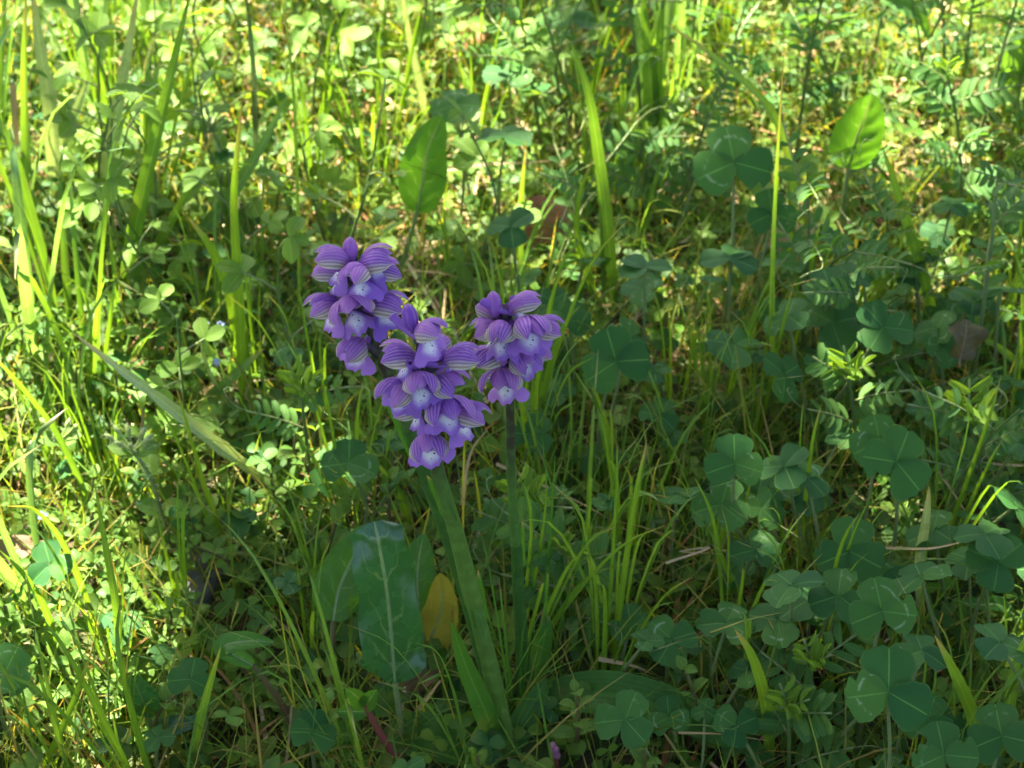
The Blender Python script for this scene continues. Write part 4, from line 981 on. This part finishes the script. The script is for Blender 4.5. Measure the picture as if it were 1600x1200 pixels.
# ------------------------------------------------------------------ the mass of fine grass, small leaves, moss and litter
def field(n, near=True):
    if near: return rng.uniform(-.45, .45, n), rng.uniform(.30, 1.22, n)
    x, y = rng.uniform(-2.2, 2.2, n), rng.uniform(-1.0, 3.2, n)
    m = ~((np.abs(x) < .45) & (y > .30) & (y < 1.22)); return x[m], y[m]
def stuff(name, label, V, Q, uv, per, cols, mat='tinted'):
    o = obj(name, mesh_np(name, V, Q, mat, uv, np.repeat(cols, per, 0)))
    return tag(o, label, None, None, 'stuff')
def pick(n, pal, jit=.25):
    c = np.asarray(pal)[rng.integers(len(pal), size=n)]; return np.clip(c * rng.uniform(1 - jit, 1 + jit, (n, 1)) * rng.uniform(.9, 1.1, (n, 3)), 0, 1)
GP = [(.075, .18, .025), (.10, .205, .028), (.14, .235, .03), (.06, .155, .024), (.21, .25, .04), (.30, .26, .07)]
def grass(name, label, x, y, lo, hi, w0):
    n = len(x); P = np.stack([x, y, gz(x, y) - .002], 1); a = rng.uniform(0, 6.283, n)
    D = np.stack([np.cos(a) * .35, np.sin(a) * .35, np.ones(n)], 1) + rng.normal(size=(n, 3)) * .22
    D[:, 2] = np.abs(D[:, 2]); N = np.stack([-np.cos(a), -np.sin(a), np.full(n, .35)], 1)
    L = rng.uniform(lo, hi, n) * rng.uniform(.6, 1.15, n)
    v, q, u, per = strips(P, D, N, L, w0 * rng.uniform(.6, 1.5, n), rng.uniform(.0, 1.5, n), 5, blade_w, .4, 2)
    stuff(name, label, v, q, u, per, pick(n, GP))
x, y = field(25000); grass('fine_grass', 'thick mass of fine green grass filling the meadow', x, y, .018, .078, .00045)
x, y = field(26000, False); grass('meadow_grass', 'meadow grass spreading away around the flower patch', x, y, .04, .12, .0011)
def small_leaves(name, label, x, y, hlo, hhi, L0, pal, tri=True):
    n = len(x); k = 3 if tri else 2
    h = rng.uniform(hlo, hhi, n); C = np.stack([x, y, gz(x, y) + h], 1)
    # stalks
    D0 = nrm(np.stack([rng.normal(size=n) * .3, rng.normal(size=n) * .3, np.ones(n)], 1)); B = C - D0 * (h + .003)[:, None]
    v0, q0, u0, p0 = strips(B, D0, np.tile(-FWD, (n, 1)), h + .003, np.full(n, .00035), np.zeros(n), 1, lambda s: 1, .3, 2)
    N = nrm(np.stack([rng.normal(size=n) * .3, rng.normal(size=n) * .3 - .3, np.ones(n)], 1)); a = rng.uniform(0, 6.283, n)
    vs, qs, us, cs, off = [v0], [q0], [u0], [np.repeat(pick(n, [(.15, .16, .05), (.13, .2, .05)]), p0, 0)], len(v0)
    col = pick(n, pal); s = L0 * rng.uniform(.6, 1.35, n)
    for i in range(k):
        aa = a + i * 2 * math.pi / k; D = np.stack([np.cos(aa), np.sin(aa), np.zeros(n)], 1); D = nrm(D - N * np.sum(D * N, 1)[:, None])
        v, q, u, p = strips(C, D, N, s * rng.uniform(.85, 1.1, n), s * (.42 if tri else .36), rng.uniform(-.2, .7, n), 5, obov_w, .25, 2)
        vs.append(v); qs.append(q + off); us.append(u); off += len(v); cs.append(np.repeat(col * rng.uniform(.9, 1.1, (n, 1)), p, 0))
    o = obj(name, mesh_np(name, np.vstack(vs), np.vstack(qs), 'tinted', np.vstack(us), np.vstack(cs))); tag(o, label, None, None, 'stuff')
LP = [(.045, .135, .028), (.065, .16, .028), (.10, .20, .032), (.15, .25, .038), (.04, .125, .032)]
x, y = field(5200); small_leaves('ground_cover', 'low carpet of tiny three-part leaves under the taller plants', x, y, .004, .026, .0066, LP)
x, y = field(5600); small_leaves('leafy_undergrowth', 'tiny paired oval leaves creeping over the ground', x, y, .003, .018, .0062, [(.09, .2, .02), (.13, .24, .024), (.065, .165, .018)], False)
x, y = field(9000, False); small_leaves('meadow_clover', 'clover carpet spreading away around the flower patch', x, y, .01, .07, .013, LP)
n = 14000; x, y = field(n); P = np.stack([x, y, gz(x, y) - .001], 1); D = rng.normal(size=(n, 3)) * .7 + np.array([0, 0, 1]); D[:, 2] = np.abs(D[:, 2])
v, q, u, per = strips(P, D, rng.normal(size=(n, 3)), rng.uniform(.004, .014, n), rng.uniform(.00025, .0005, n), rng.uniform(0, 1, n), 2, blade_w, .4, 2)
stuff('moss', 'yellow-green moss and seedling needles on the soil', v, q, u, per, pick(n, [(.20, .25, .025), (.27, .28, .035), (.14, .21, .025)]))
n = 12000; x, y = field(n); kk = rng.random(n) < np.clip((y - .5) / .5, .12, 1); x, y = x[kk], y[kk]; n = len(x); a = rng.uniform(0, 6.283, n); P = np.stack([x, y, gz(x, y) + rng.uniform(.0, .008, n)], 1)
D = np.stack([np.cos(a), np.sin(a), rng.normal(size=n) * .16], 1)
v, q, u, per = strips(P, D, np.tile((0, 0, 1.), (n, 1)) + rng.normal(size=(n, 3)) * .4, rng.uniform(.012, .05, n), rng.uniform(.0004, .0014, n), rng.normal(size=n) * .5, 4, lambda s: 1 - .5 * s, .4, 2)
stuff('straw_litter', 'dead straw and withered grass littering the soil', v, q, u, per, pick(n, [(.42, .30, .13), (.52, .40, .20), (.30, .18, .07), (.56, .46, .26), (.34, .16, .06)]), 'tinted_dry')
print('objects', len(bpy.data.objects))
